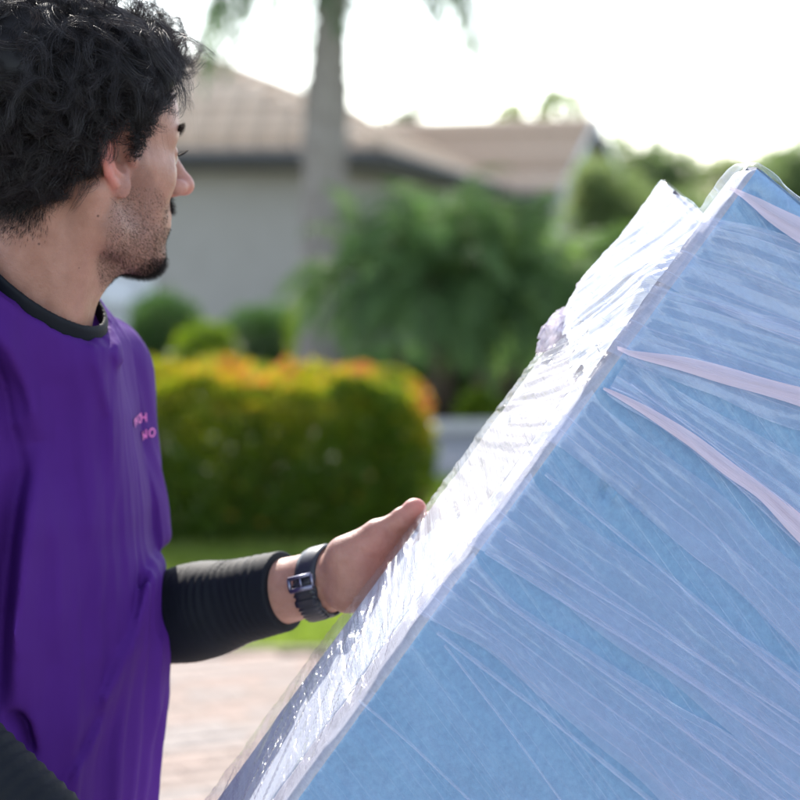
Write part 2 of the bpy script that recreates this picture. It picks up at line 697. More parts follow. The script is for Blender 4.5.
# --- film sheets on the unrolled surface
def sheet(name, pg, sg, hfun, mat, parent, uvfun=None, tlim=True, smooth=True):
    """pg (n,m) perimeter, sg (n,m) along; film over both slabs below the step, over the front slab alone above it"""
    P, S = pg.ravel(), sg.ravel()
    h = hfun(P, S)
    kk = np.clip((S - (STOP - 0.13)) / 0.12, 0, 1)
    uu = np.clip((TT + P) / (TT - T1), 0, 1)
    pA = surf(P, S - (0.050 * kk * uu if name == 'stretch_film' else 0.0), h, a1=TT)
    V = pA
    n, m = pg.shape
    i = np.arange(n * m).reshape(n, m)
    Q = np.stack([i[:-1, :-1].ravel(), i[:-1, 1:].ravel(), i[1:, 1:].ravel(), i[1:, :-1].ravel()], 1)
    o = link_mesh(name, V, Q, mat, parent, smooth)
    U = (P, S) if uvfun is None else uvfun(P, S)
    uv = o.data.uv_layers.new(name='UVMap')
    li = np.zeros(len(o.data.loops), dtype=np.int32)
    o.data.loops.foreach_get('vertex_index', li)
    uv.data.foreach_set('uv', np.stack([U[0][li], U[1][li]], 1).astype(np.float32).ravel())
    return o


SLOPE = 0.30


def h_wrap(P, S):
    side = np.clip((-P - 0.005) / 0.012, 0, 1)
    k = S + SLOPE * P
    # front: fine drawn lines along the wrap
    f = 0.0003 * vnoise(P * 3, k * 85) + 0.00025 * vnoise(P * 4, k * 210) + 0.0004 * np.abs(vnoise(P * 2, k * 30))
    # side: stronger loose wrinkles whose slant changes along the load
    sl = 1.2 - 2.6 * np.clip((S - 0.1) / 0.5, 0, 1)
    k2 = S + sl * P
    g = 0.0030 * np.abs(vnoise(P * 10, k2 * 60)) + 0.0012 * vnoise(P * 14 + 3, k2 * 150) + 0.0005 * vnoise(P * 30, k2 * 320)
    up = np.clip((S - 0.50) / 0.08, 0, 1)
    g = g * (1 - 0.35 * up) + up * 0.0012 * np.abs(fbm(P * 40, S * 60, oct=3))
    bulge = 0.006 * np.clip(1 - np.abs(S - 0.52) / 0.05, 0, 1)
    back = np.clip((-P - TT * 0.62) / (TT * 0.35), 0, 1)
    low = np.clip((0.24 - S) / 0.14, 0, 1)
    tent = 0.004 * back * low
    g = g * (1 - 0.6 * np.clip((-P - TT * 0.85) / (TT * 0.12), 0, 1))
    return 0.0032 + f * (1 - side) + side * (g + bulge + tent)


pf = np.concatenate([np.arange(-TT - 0.10, -0.02, 0.004), np.arange(-0.02, 0.02, 0.0018), np.arange(0.02, 0.47, 0.004),
                     np.arange(0.47, WD + 0.03, 0.02)])
sf_ = np.concatenate([np.arange(SBOT + 0.02, -0.12, 0.02), np.arange(-0.12, SBK + 0.006, 0.0021)])
PG, SG = np.meshgrid(pf, sf_)
fo_ = sheet('stretch_film', PG, SG, h_wrap, [M_FILM, M_SIDEFILM], load, lambda P, S: (P, S + SLOPE * P))
_mi = (((PG[:-1, :-1] + PG[1:, 1:]) / 2) < -0.004).astype(np.int32).ravel()
fo_.data.polygons.foreach_set('material_index', _mi)


# film over the front slab end, above the step
def end_film():
    _, _, _, _, P = rrect(np.zeros(1), WD, 0, T1, RC)
    n = int(P / 0.004)
    pp = np.arange(n) / n * P
    ss = np.concatenate([np.arange(SBK - 0.065, STOP - RE, 0.0025)])
    rows = []
    V = []
    w, t, nw, nt_, _ = rrect(pp, WD, 0, T1, RC)
    for s in ss:
        k = s + SLOPE * np.where(pp > P / 2, pp - P, pp)
        h = 0.0042 + 0.0014 * vnoise(pp * 8, k * 110) + 0.0012 * fbm(pp * 40, k * 60, oct=3)
        V.append(F0 + LH * s + WH * (w + nw * h)[:, None] + TH * (t + nt_ * h)[:, None])
    for j in range(1, 8):
        a = j / 7 * math.pi / 2
        h = 0.0042 - RE * (1 - math.cos(a)) + 0.0016 * fbm(pp * 60, 9 + a * 2, oct=3)
        s = STOP + 0.008 - RE + RE * math.sin(a) + 0.002 * vnoise(pp * 50, pp * 0 + a)
        V.append(F0 + LH * s[:, None] + WH * (w + nw * h)[:, None] + TH * (t + nt_ * h)[:, None])
    for f in (0.5, 0.05):
        s = STOP + 0.009 + 0.0018 * vnoise(pp * 70, pp * 0 + f * 9)
        w2 = WD / 2 + (w - WD / 2) * (1 - (1 - f) * T1 / WD)
        t2 = T1 / 2 + (t - T1 / 2) * f
        V.append(F0 + LH * s[:, None] + WH * w2[:, None] + TH * t2[:, None])
    k = np.arange(n); k1 = (k + 1) % n
    Q = np.concatenate([np.stack([a * n + k, a * n + k1, (a + 1) * n + k1, (a + 1) * n + k], 1) for a in range(len(V) - 1)])
    o = link_mesh('film_cap', np.concatenate(V), Q, M_FILM, load, True)
    uv = o.data.uv_layers.new(name='UVMap')
    li = np.zeros(len(o.data.loops), dtype=np.int32)
    o.data.loops.foreach_get('vertex_index', li)
    U = np.tile(pp, len(V)); W = np.repeat(np.arange(len(V)) * 0.0025, n)
    uv.data.foreach_set('uv', np.stack([U[li], (W + SLOPE * U)[li]], 1).astype(np.float32).ravel())


end_film()


def band(name, pts, h0, mat, nacross=9, ruffle=0.0012, start_side=0.0, curl=0.0, step=0.004, side_slope=0.15):
    """ribbon laid on the wrap; pts = [(px, py, width in px)] on the front face, running on over the left edge by start_side"""
    ctr = []
    for x, y, wpx in pts:
        p, s = front_ps(x, y)
        ctr.append((p, s, wpx * 0.00081))
    if start_side > 0:
        p0, s0, w0 = ctr[0]
        ctr = [(-start_side, s0 + side_slope * (start_side + p0), w0 * 1.3), (p0 * 0.5 - 0.002, s0 + side_slope * p0 * 0.6, w0)] + ctr
    p1, s1, w1 = ctr[-1]; p0, s0, w0 = ctr[-2]
    f = 0.25 / max(0.05, p1 - p0)
    ctr.append((p1 + (p1 - p0) * f, s1 + (s1 - s0) * f, w1 * 1.1))
    ctr = np.array(ctr)
    seg = np.concatenate([[0], np.cumsum(np.hypot(np.diff(ctr[:, 0]), np.diff(ctr[:, 1])))])
    tt = np.arange(0, seg[-1], step)
    # smooth the corners of the polyline
    c = np.stack([np.interp(tt, seg, ctr[:, j]) for j in range(3)], 1)
    ker = np.hanning(13); ker /= ker.sum()
    cs = np.stack([np.convolve(np.pad(c[:, j], 6, 'edge'), ker, 'valid') for j in range(3)], 1)
    d = np.gradient(cs[:, :2], axis=0)
    d /= np.linalg.norm(d, axis=1, keepdims=True) + 1e-9
    nrm = np.stack([-d[:, 1], d[:, 0]], 1)
    a = np.linspace(-0.5, 0.5, nacross)
    wob = 1 + 0.18 * vnoise(tt * 14, tt * 0 + h0 * 999)
    P = cs[:, 0:1] + nrm[:, 0:1] * a * (cs[:, 2] * wob)[:, None]
    S = cs[:, 1:2] + nrm[:, 1:2] * a * (cs[:, 2] * wob)[:, None]
    T = np.repeat(tt[:, None], nacross, 1)
    A = np.repeat(a[None, :] * 1.0, len(tt), 0) * (cs[:, 2:3])

    def hf(p_, s_):
        t_, a_ = T.ravel(), A.ravel()
        return h_wrap(p_, s_) + (h0 - 0.0044) + 0.5 * ruffle * vnoise(t_ * 10, a_ * 160 + t_ * 6) + ruffle * 0.25 * vnoise(t_ * 25, a_ * 500) + curl * np.abs(a_ / 0.01) ** 2 * 0.001
    T_, A_ = T.ravel(), A.ravel()
    return sheet(name, P, S, hf, mat, load, lambda p_, s_: (T_, A_))


EDGE = 9
band('film_band', [(578, 425, 55), (700, 520, 62), (800, 610, 70)], 0.0058, M_BAND, 25, 0.0009, 0.005)
band('film_band', [(505, 515, 75), (640, 610, 85), (800, 730, 95)], 0.0064, M_BAND, 29, 0.0010, 0.005)
band('film_band', [(452, 590, 62), (600, 700, 80), (740, 800, 95)], 0.0070, M_BAND, 29, 0.0010, 0.005)
band('film_band', [(640, 325, 90), (720, 350, 95), (800, 378, 100)], 0.0058, M_BAND, 31, 0.0012, 0.215)
band('film_band', [(690, 255, 90), (740, 270, 95), (800, 292, 100)], 0.0064, M_BAND, 31, 0.0012, 0.215)
band('film_band', [(612, 372, 40), (700, 430, 56), (800, 495, 70)], 0.0072, M_BAND, 19, 0.0012, 0.0)
band('film_strand', [(616, 350, 2), (632, 354, 9), (680, 363, 14), (740, 380, 19), (800, 397, 22)], 0.0088, M_ROPE, 9, 0.0014, 0.0)
band('film_strand', [(597, 386, 2), (612, 393, 6), (640, 408, 9), (690, 440, 13), (725, 468, 18), (760, 492, 15), (800, 530, 22)], 0.0094, M_ROPE, 9, 0.0018, 0.0)
band('film_strand', [(730, 190, 2), (745, 197, 10), (765, 212, 20), (800, 232, 30)], 0.0082, M_ROPE, 9, 0.0012, 0.0)
band('film_strand', [(606, 384, 5), (640, 398, 7), (700, 452, 5), (800, 545, 5)], 0.0080, M_BAND, 5, 0.001, 0.0)
for k_, (xa, ya, xb, yb, wv) in enumerate([(540, 470, 800, 690, 5), (480, 548, 800, 752, 7), (432, 628, 650, 800, 5), (440, 640, 560, 800, 3),
                                           (500, 535, 800, 722, 4), (465, 575, 780, 800, 4), (360, 700, 470, 800, 3), (625, 380, 800, 515, 4)]):
    band('film_strand', [(xa, ya, wv), ((xa + xb) / 2, (ya + yb) / 2 - 3, wv), (xb, yb, wv)], 0.0084 + 0.0002 * k_, M_BAND, 5, 0.0007, 0.0)


# the crumpled knot of film and the ruffled selvedge on the far edge
def crumple(name, ctr, ex, ey, ez, seed, mat, n=34):
    u = np.linspace(0, 2 * math.pi, n, endpoint=False)
    v = np.linspace(0.02, math.pi - 0.02, n // 2)
    U, Vv = np.meshgrid(u, v)
    r = 1 + 0.35 * fbm(np.cos(U) * 2 * np.sin(Vv) + seed, np.sin(U) * 2 * np.sin(Vv), np.cos(Vv) * 2, 4) * 1.4 + 0.25 * vnoise(U * 6 + seed, Vv * 2)
    P = ctr + (r * np.cos(U) * np.sin(Vv))[..., None] * ex + (r * np.sin(U) * np.sin(Vv))[..., None] * ey + (r * np.cos(Vv))[..., None] * ez
    m_, k = U.shape
    i = np.arange(m_ * k).reshape(m_, k)
    j = np.roll(i, -1, 1)
    Q = np.stack([i[:-1].ravel(), j[:-1].ravel(), j[1:].ravel(), i[1:].ravel()], 1)
    o = link_mesh(name, P.reshape(-1, 3), Q, mat, load, False)
    uv = o.data.uv_layers.new(name='UVMap')
    li = np.zeros(len(o.data.loops), dtype=np.int32)
    o.data.loops.foreach_get('vertex_index', li)
    uv.data.foreach_set('uv', np.stack([U.ravel()[li] * 0.01, Vv.ravel()[li] * 0.01], 1).astype(np.float32).ravel())
    return o


sk = float(np.dot(at(556, 338, 1.83) - F0, LH))
kc = F0 + LH * sk + TH * (TT - 0.010) - WH * 0.004
_ps = np.arange(-TT - 0.012, -0.0035, 0.0025)
_ss = np.arange(sk - 0.012, SBK + 0.004, 0.0016)
_PG, _SG = np.meshgrid(_ps, _ss)
_SG = _SG + (_SG < sk + 0.01) * (0.010 * vnoise(_PG * 60, _PG * 0) + 0.005 * vnoise(_PG * 200, _PG * 0 + 3)) + 0.30 * (np.abs(_PG) - TT * 0.5) * np.clip((sk + 0.06 - _SG) / 0.06, 0, 1)
_kk = np.clip((_SG - (STOP - 0.13)) / 0.12, 0, 1); _uu = np.clip((TT + _PG) / (TT - T1), 0, 1)
_SG = _SG - 0.050 * _kk * _uu
sheet('folded_film', _PG, _SG, lambda P, S: h_wrap(P, S) + 0.0015 + 0.0012 * np.abs(fbm(P * 50, S * 90, oct=3)), M_FOLDED, load, lambda P, S: (P, S - 0.6 * P))
crumple('film_knot', kc + LH * 0.002, LH * 0.020, TH * 0.013, WH * 0.010, 3.0, M_CRUMP)


def selvedge():
    """standing ruffle of film along the far left edge above the knot"""
    s = np.arange(sk + 0.005, sk + 0.13, 0.0012)
    hgt = 0.6 * (0.0085 + 0.007 * vnoise(s * 90, s * 0) + 0.003 * vnoise(s * 260, s * 0 + 4)) * np.clip((sk + 0.135 - s) / 0.07, 0.15, 1)
    a = np.linspace(0, 1, 6)
    Pm = []
    for j in a:
        off = TH * (TT - 0.006 + 0.010 * j)[None] if False else None
        base = F0 + LH * s[:, None] + TH * (TT - 0.004) - WH * 0.003
        Pm.append(base - WH * (hgt * j)[:, None] + TH * (0.006 * vnoise(s * 170, s * 0 + j * 1.2) * j)[:, None])
    Pm = np.stack(Pm, 0)
    m_, k = len(a), len(s)
    i = np.arange(m_ * k).reshape(m_, k)
    Q = np.stack([i[:-1, :-1].ravel(), i[:-1, 1:].ravel(), i[1:, 1:].ravel(), i[1:, :-1].ravel()], 1)
    o = link_mesh('film_ruffle', Pm.reshape(-1, 3), Q, M_CRUMP, load, False)
    uv = o.data.uv_layers.new(name='UVMap')
    li = np.zeros(len(o.data.loops), dtype=np.int32)
    o.data.loops.foreach_get('vertex_index', li)
    X = np.tile(s, m_); Y = np.repeat(a * 0.01, k)
    uv.data.foreach_set('uv', np.stack([X[li], Y[li]], 1).astype(np.float32).ravel())


selvedge()

# ------------------------------------------------------------------ the man
# head frame: X forward, Y to his left, Z up, origin midway between the ears
HEAD_O = at(73, 161, 1.80)
HYAW = R(36)
HF = np.array([math.cos(HYAW), math.sin(HYAW), 0.0])
HL = np.array([-math.sin(HYAW), math.cos(HYAW), 0.0])
HU = np.array([0, 0, 1.0])
PT = R(5.5)                                # slight nod
HF, HU = HF * math.cos(PT) - HU * math.sin(PT), HU * math.cos(PT) + HF * math.sin(PT)
HM = np.stack([HF, HL, HU], 0).astype(np.float32)     # rows: axes
HS = 0.985


def hloc(p):
    return ((p - HEAD_O.astype(np.float32)) @ HM.T) / HS


def hw(x, y, z):
    return HEAD_O + HS * (x * HF + y * HL + z * HU)


def head_core(q):
    """skull, face, nose, lips; no ears"""
    ys = np.abs(q[:, 1])
    m = q.copy(); m[:, 1] = ys                      # mirrored half
    d = ell(q, (-0.014, 0, 0.048), (0.098, 0.078, 0.084))
    d = smin(d, ell(q, (0.036, 0, 0.036), (0.058, 0.063, 0.062)), 0.03)
    d = smin(d, ell(q, (0.044, 0, -0.022), (0.048, 0.056, 0.050)), 0.025)
    d = smin(d, cap(m, (0.060, 0.040, -0.008), (0.030, 0.063, -0.002), 0.019, 0.011), 0.022)   # cheekbone
    d = smin(d, ell(q, (0.052, 0, -0.058), (0.040, 0.044, 0.030)), 0.025)
    d = smin(d, cap(m, (0.002, 0.056, -0.030), (0.010, 0.050, -0.062), 0.016, 0.015), 0.022)
    d = smin(d, cap(m, (0.010, 0.050, -0.062), (0.070, 0.016, -0.083), 0.016, 0.014), 0.020)  # jaw
    d = smin(d, ell(q, (0.081, 0, -0.080), (0.017, 0.022, 0.017)), 0.014)                      # chin
    d = smin(d, ell(q, (0.074, 0, -0.046), (0.025, 0.030, 0.024)), 0.014)                      # mouth barrel
    d = smin(d, cap(m, (0.0835, 0.006, 0.031), (0.066, 0.047, 0.030), 0.0105, 0.009), 0.012)    # brow
    d = smax(d, -ell(m, (0.096, 0.033, 0.0125), (0.018, 0.018, 0.011)), 0.010)                 # socket
    d = smin(d, ell(m, (0.0745, 0.032, 0.012), (0.0135, 0.0150, 0.0125)), 0.004)               # lids over the eye
    d = smin(d, cap(m, (0.0835, 0.018, 0.0165), (0.0800, 0.043, 0.0170), 0.0030, 0.0030), 0.004)
    # nose
    d = smin(d, cap(q, (0.089, 0, 0.024), (0.1135, 0, -0.005), 0.0085, 0.0090), 0.010)
    d = smin(d, ell(q, (0.1165, 0, -0.0095), (0.0110, 0.0105, 0.0095)), 0.006)
    d = smin(d, ell(m, (0.1030, 0.0120, -0.0125), (0.0110, 0.0070, 0.0080)), 0.006)
    d = smin(d, cap(q, (0.094, 0, -0.021), (0.108, 0, -0.017), 0.0055, 0.004), 0.005)
    d = smax(d, -ell(m, (0.1060, 0.0085, -0.0210), (0.0062, 0.0034, 0.0050)), 0.0025)
    # lips
    d = smin(d, cap(m, (0.0965, 0.0, -0.0385), (0.086, 0.022, -0.0435), 0.0052, 0.0028), 0.004)
    d = smin(d, cap(m, (0.0945, 0.0, -0.0500), (0.086, 0.020, -0.0465), 0.0060, 0.0030), 0.004)
    d = smax(d, -cap(m, (0.1030, 0.0, -0.0443), (0.090, 0.025, -0.0455), 0.0012, 0.0008), 0.002)
    d = smax(d, -ell(q, (0.0990, 0, -0.0630), (0.0090, 0.022, 0.0060)), 0.007)
    return d


def ear(m):
    """near and far ear, mirrored; local frame at the ear"""
    a = R(9)                                         # stands off the skull towards the back
    c = np.array([0.005, 0.0745, 0.004], dtype=np.float32)
    f = np.array([math.cos(a), -math.sin(a), 0]); nn = np.array([math.sin(a), math.cos(a), 0])
    tl = R(12)                                        # leans back
    u = f * math.cos(tl) + np.array([0, 0, 1]) * math.sin(tl)
    v = -f * math.sin(tl) + np.array([0, 0, 1]) * math.cos(tl)
    M = np.stack([u, v, nn], 0).astype(np.float32)
    e = (m - c) @ M.T / 1.13
    d = ell(e, (-0.001, 0.004, -0.001), (0.0155, 0.0275, 0.0042))
    d = smin(d, ell(e, (0.002, -0.0245, 0.000), (0.0085, 0.0105, 0.0042)), 0.006)              # lobe
    arc = [(0.012, 0.006), (0.0135, 0.018), (0.008, 0.028), (-0.002, 0.0315), (-0.0125, 0.026), (-0.0175, 0.014),
           (-0.0170, 0.000), (-0.0125, -0.013), (-0.006, -0.023)]
    for k in range(len(arc) - 1):
        p0 = (arc[k][0], arc[k][1], 0.0035); p1 = (arc[k + 1][0], arc[k + 1][1], 0.0035)
        d = smin(d, cap(e, p0, p1, 0.0032, 0.0032), 0.0025)
    for p0, p1 in (((-0.003, 0.020, 0.002), (-0.0085, 0.008, 0.003)), ((-0.0085, 0.008, 0.003), (-0.0085, -0.006, 0.003)),
                   ((-0.0085, -0.006, 0.003), (-0.0015, -0.0150, 0.003))):
        d = smin(d, cap(e, p0, p1, 0.0026, 0.0026), 0.003)
    d = smax(d, -ell(e, (0.0025, -0.001, 0.0045), (0.0088, 0.0130, 0.0085)), 0.003)            # concha
    d = smax(d, -ell(e, (0.0050, -0.003, 0.000), (0.0040, 0.0055, 0.0110)), 0.002)
    d = smin(d, ell(e, (0.0125, -0.005, 0.0035), (0.0042, 0.0060, 0.0035)), 0.003)             # tragus
    return d * 1.13


NB = at(26, 318, 1.825)                      # base of the neck
neck_top = hw(-0.024, 0, -0.035)


# torso frame
TYAW = R(-22)
TF = np.array([math.cos(TYAW), math.sin(TYAW), 0.0])
TL = np.array([-math.sin(TYAW), math.cos(TYAW), 0.0])
TC = at(2, 322, 1.86)
SHL = TC + TL * 0.158 + TF * 0.004 + np.array([0, 0, -0.060])
SHR = TC - TL * 0.168 + TF * 0.004 + np.array([0, 0, -0.048])
ELL = at(112, 632, 2.00)
WRL = at(322, 582, 1.885)
ELR = at(-100, 708, 1.66)
WRR = at(150, 930, 1.60)
ARM_D = unit(WRL - ELL)


# the left hand lies against the far face of the load; its frame: u along the fingers, n towards the load face, t towards the thumb
def back_plane(px, py, off):
    """point on the plane parallel to the load's far face, off metres behind it, under a pixel"""
    r = ray(px, py)
    o = F0 + TH * (TT + off)
    d = np.dot(o - CAM, TH) / np.dot(r, TH)
    return CAM + r * d


HOFF = 0.020
PALM0 = back_plane(352, 570, HOFF + 0.006)
KN = [back_plane(420, 522, HOFF), back_plane(432, 545, HOFF), back_plane(436, 570, HOFF), back_plane(432, 594, HOFF + 0.002)]


def bp(px, py, off):
    return back_plane(px, py, off)


FING = [
    [bp(412, 530, 0.022), bp(455, 512, 0.016), bp(482, 500, 0.013), bp(502, 492, 0.011)],
    [bp(420, 552, 0.022), bp(466, 540, 0.016), bp(497, 532, 0.013), bp(520, 527, 0.011)],
    [bp(420, 573, 0.023), bp(462, 570, 0.016), bp(490, 568, 0.013), bp(512, 567, 0.011)],
    [bp(414, 593, 0.024), bp(446, 600, 0.016), bp(466, 604, 0.013), bp(482, 607, 0.011)],
]
THUMB = [bp(350, 560, 0.024), bp(378, 533, 0.018), bp(402, 519, 0.013), bp(419, 506.5, 0.012)]
FR = [0.0098, 0.0102, 0.0096, 0.0085]


def hand(p):
    w0 = WRL
    heel = bp(350, 588, 0.026)
    d = cap(p, w0, bp(352, 574, 0.030), 0.0270, 0.0245)
    base = [bp(356, 553, 0.026), bp(362, 565, 0.027), bp(364, 578, 0.027), bp(362, 592, 0.027)]
    for b, f, r in zip(base, FING, FR):
        d = smin(d, cap(p, b, f[0], 0.0135, r + 0.0022), 0.014)
    d = smin(d, cap(p, bp(345, 556, 0.026), bp(376, 541, 0.019), 0.0185, 0.0135), 0.012)       # thenar
    d = smin(d, cap(p, bp(346, 596, 0.026), bp(384, 594, 0.025), 0.0155, 0.0125), 0.012)       # heel
    # thumb
    rt = [0.0155, 0.0125, 0.0112, 0.0088]
    t = cap(p, THUMB[0], THUMB[1], rt[0], rt[1])
    mid_ = THUMB[1] * 0.45 + THUMB[2] * 0.55
    t = smin(t, cap(p, THUMB[1], mid_, 0.0125, 0.0094), 0.004)
    t = smin(t, cap(p, mid_, THUMB[2], 0.0092, 0.0108), 0.003)
    t = smin(t, cap(p, THUMB[2], THUMB[2] * 0.5 + THUMB[3] * 0.5, 0.0106, 0.0092), 0.002)
    t = smin(t, ell(p, THUMB[3] * 0.75 + THUMB[2] * 0.25, (0.0112, 0.0100, 0.0108)), 0.003)
    # fold between thumb and palm
    d = smin(d, t, 0.008)
    # creases of the palm and of the thumb
    for ca_, cb_, o_ in (((352, 548), (374, 560), 0.0), ((374, 560), (384, 580), 0.0), ((346, 566), (352, 590), 0.0), ((402, 508), (408, 522), 0.0), ((384, 524), (392, 536), 0.0)):
        A_ = bp(*ca_, -0.001 + o_); B_ = bp(*cb_, -0.001 + o_)
        d = d + 0.0020 * np.exp(-(cap(p, bp(*ca_, 0.004), bp(*cb_, 0.004), 0.0, 0.0) / 0.0035) ** 2).astype(np.float32)
    for f, r in zip(FING, FR):
        g = cap(p, f[0], f[1], r + 0.0005, r)
        g = smin(g, cap(p, f[1], f[2], r, r - 0.0008), 0.003)
        g = smin(g, cap(p, f[2], f[3], r - 0.0008, r - 0.0020), 0.003)
        d = smin(d, g, 0.0035)
    return d


HANDC = bp(410, 555, 0.02)


def body(p):
    q = hloc(p)
    rad = np.sqrt((q * q).sum(1))
    d = np.maximum(rad - 0.15, 0.02).astype(np.float32)
    near = rad < 0.19
    if near.any():
        qq = q[near]
        e = head_core(qq)
        m = qq.copy(); m[:, 1] = np.abs(m[:, 1])
        d[near] = smin(e, ear(m), 0.004) * HS
    # neck with the sterno-mastoid and throat
    n = cap(p, hw(-0.018, 0, -0.02), NB, 0.0485, 0.0530)
    n = smin(n, cap(p, hw(0.008, 0, -0.075), NB + TF * 0.024, 0.026, 0.032), 0.030)
    n = smin(n, cap(p, hw(-0.010, -0.062, -0.030), NB + TF * 0.045 - TL * 0.012 + np.array([0, 0, -0.02]), 0.012, 0.010), 0.022)
    n = smin(n, cap(p, hw(0.052, 0, -0.068), hw(0.016, 0, -0.088), 0.026, 0.030), 0.020)        # under the chin
    d = smin(d, n, 0.012)
    # trapezius, shoulders, chest under the shirt
    t = cap(p, NB + np.array([0, 0, -0.03]), SHL - TL * 0.02, 0.045, 0.036)
    t = smin(t, cap(p, NB + np.array([0, 0, -0.03]), SHR + TL * 0.02, 0.045, 0.036), 0.02)
    low = TC + np.array([0, 0, -0.55])
    q2 = (p - TC.astype(np.float32))
    x = q2 @ TF.astype(np.float32); y = q2 @ TL.astype(np.float32); z = q2[:, 2]
    zc = np.clip(z, -0.50, -0.10)
    tor = (np.sqrt((x / 0.070) ** 2 + (y / 0.115) ** 2 + ((z - zc) / 0.10) ** 2) - 1) * 0.085
    t = smin(t, tor, 0.04)
    t = smin(t, cap(p, SHL, ELL, 0.034, 0.036), 0.03)
    t = smin(t, cap(p, SHR, ELR, 0.034, 0.036), 0.03)
    t = smin(t, cap(p, ELR, WRR, 0.036, 0.027), 0.02)
    d = smin(d, t, 0.02)
    fa = cap(p, ELL, ELL + (WRL - ELL) * 0.45, 0.0385, 0.0385)
    fa = smin(fa, cap(p, ELL + (WRL - ELL) * 0.40, WRL, 0.0385, 0.0285), 0.02)
    d = smin(d, fa, 0.015)
    nh = np.linalg.norm(p - HANDC.astype(np.float32), axis=1) < 0.17
    if nh.any():
        d[nh] = smin(d[nh], hand(p[nh]), 0.012)
    return d


PERSON_BASE = np.array([TC[0], TC[1], 0.0])
person = empty('person', PERSON_BASE)
tag(person, 'dark-haired man in a purple t-shirt looking away and steadying the wrapped slab', 'person')


def skin_mat():
    m, t, out = new_mat('skin')
    co = N(t, 'ShaderNodeTexCoord').outputs['Object']
    n1 = noise(t, co, 38, 5, 0.65)
    col = ramp(t, n1, [(0.3, (0.345, 0.168, 0.122)), (0.7, (0.465, 0.250, 0.192))])
    a = N(t, 'ShaderNodeAttribute', attribute_name='red')
    mx = N(t, 'ShaderNodeMix', data_type='RGBA')
    mx.inputs[7].default_value = (0.62, 0.20, 0.17, 1)
    t.links.new(a.outputs['Fac'], mx.inputs[0]); t.links.new(col, mx.inputs[6])
    b = N(t, 'ShaderNodeAttribute', attribute_name='shade')       # stubble shadow: dense hair roots in the skin
    n2 = noise(t, co, 900, 2, 0.6)
    bm = math_n(t, 'MULTIPLY', b.outputs['Fac'], math_n(t, 'ADD', math_n(t, 'MULTIPLY', n2, 1.1), 0.1), True)
    mx2 = N(t, 'ShaderNodeMix', data_type='RGBA')
    mx2.inputs[7].default_value = (0.10, 0.075, 0.075, 1)
    t.links.new(bm, mx2.inputs[0]); t.links.new(mx.outputs[2], mx2.inputs[6])
    # moles
    cur = mx2.outputs[2]
    for (mx_, my_, mr) in ((80, 195, 0.0010), (98, 216, 0.0013), (39, 244, 0.0013), (79, 268, 0.0007)):
        cpos = MOLE(mx_, my_)
        vd = N(t, 'ShaderNodeVectorMath', operation='DISTANCE')
        t.links.new(co, vd.inputs[0]); vd.inputs[1].default_value = [float(v) for v in cpos]
        s = N(t, 'ShaderNodeMapRange'); s.inputs[1].default_value = mr * 0.5; s.inputs[2].default_value = mr * 1.2
        s.inputs[3].default_value = 0.8; s.inputs[4].default_value = 0.0
        t.links.new(vd.outputs['Value'], s.inputs[0])
        mm = N(t, 'ShaderNodeMix', data_type='RGBA'); mm.inputs[7].default_value = (0.10, 0.045, 0.04, 1)
        t.links.new(s.outputs[0], mm.inputs[0]); t.links.new(cur, mm.inputs[6])
        cur = mm.outputs[2]
    p = N(t, 'ShaderNodeBsdfPrincipled', i_Roughness=0.47)
    p.inputs['Specular IOR Level'].default_value = 0.45
    p.inputs['Subsurface Weight'].default_value = 0.35
    p.inputs['Subsurface Radius'].default_value = (1.0, 0.35, 0.18)
    p.inputs['Subsurface Scale'].default_value = 0.006
    t.links.new(cur, p.inputs['Base Color'])
    v1 = N(t, 'ShaderNodeTexVoronoi', i_Scale=700.0)
    t.links.new(co, v1.inputs['Vector'])
    bb = bumped(t, v1.outputs['Distance'], 0.25, 0.0006)
    bb = bumped(t, noise(t, co, 120, 4, 0.6), 0.5, 0.0016, bb)
    t.links.new(bb, p.inputs['Normal'])
    t.links.new(p.outputs[0], out.inputs[0])
    return m


bV, bF = surfnet(body, (HEAD_O[0] - 0.35, 1.45, 0.88), (0.16, 2.20, 1.76), 0.0021)
BODY_BVH = BVHTree.FromPolygons([Vector(v) for v in bV], [tuple(int(i) for i in f) for f in bF])


def MOLE(px, py):
    r = Vector(ray(px, py)).normalized()
    hit = BODY_BVH.ray_cast(Vector(CAM), r)
    return (np.array(hit[0]) if hit[0] is not None else np.zeros(3)) - PERSON_BASE


skin = link_mesh('body', bV, bF, skin_mat(), person, True)
# reddish ears, nose tip, knuckles; stubble shadow on jaw
ql = hloc(bV.astype(np.float32))
mq = ql.copy(); mq[:, 1] = np.abs(mq[:, 1])
earm = np.clip(1 - ear(mq) / 0.004, 0, 1) * (np.abs(ql[:, 1]) > 0.064) * np.clip((0.004 - ql[:, 0]) / 0.02 + 0.6, 0.35, 1) * (np.linalg.norm(ql, axis=1) < 0.14)
nosem = np.exp(-((ql - np.array([0.115, 0, -0.018])) ** 2).sum(1) / 0.018 ** 2)
tipm = np.exp(-((bV - THUMB[3]) ** 2).sum(1) / 0.016 ** 2)
handm = np.exp(-((bV - bp(392, 560, 0.0)) ** 2).sum(1) / 0.035 ** 2)
point_attr(skin, 'red', np.clip(earm * 0.70 + nosem * 0.55 + tipm * 0.8 + handm * 0.42, 0, 1))


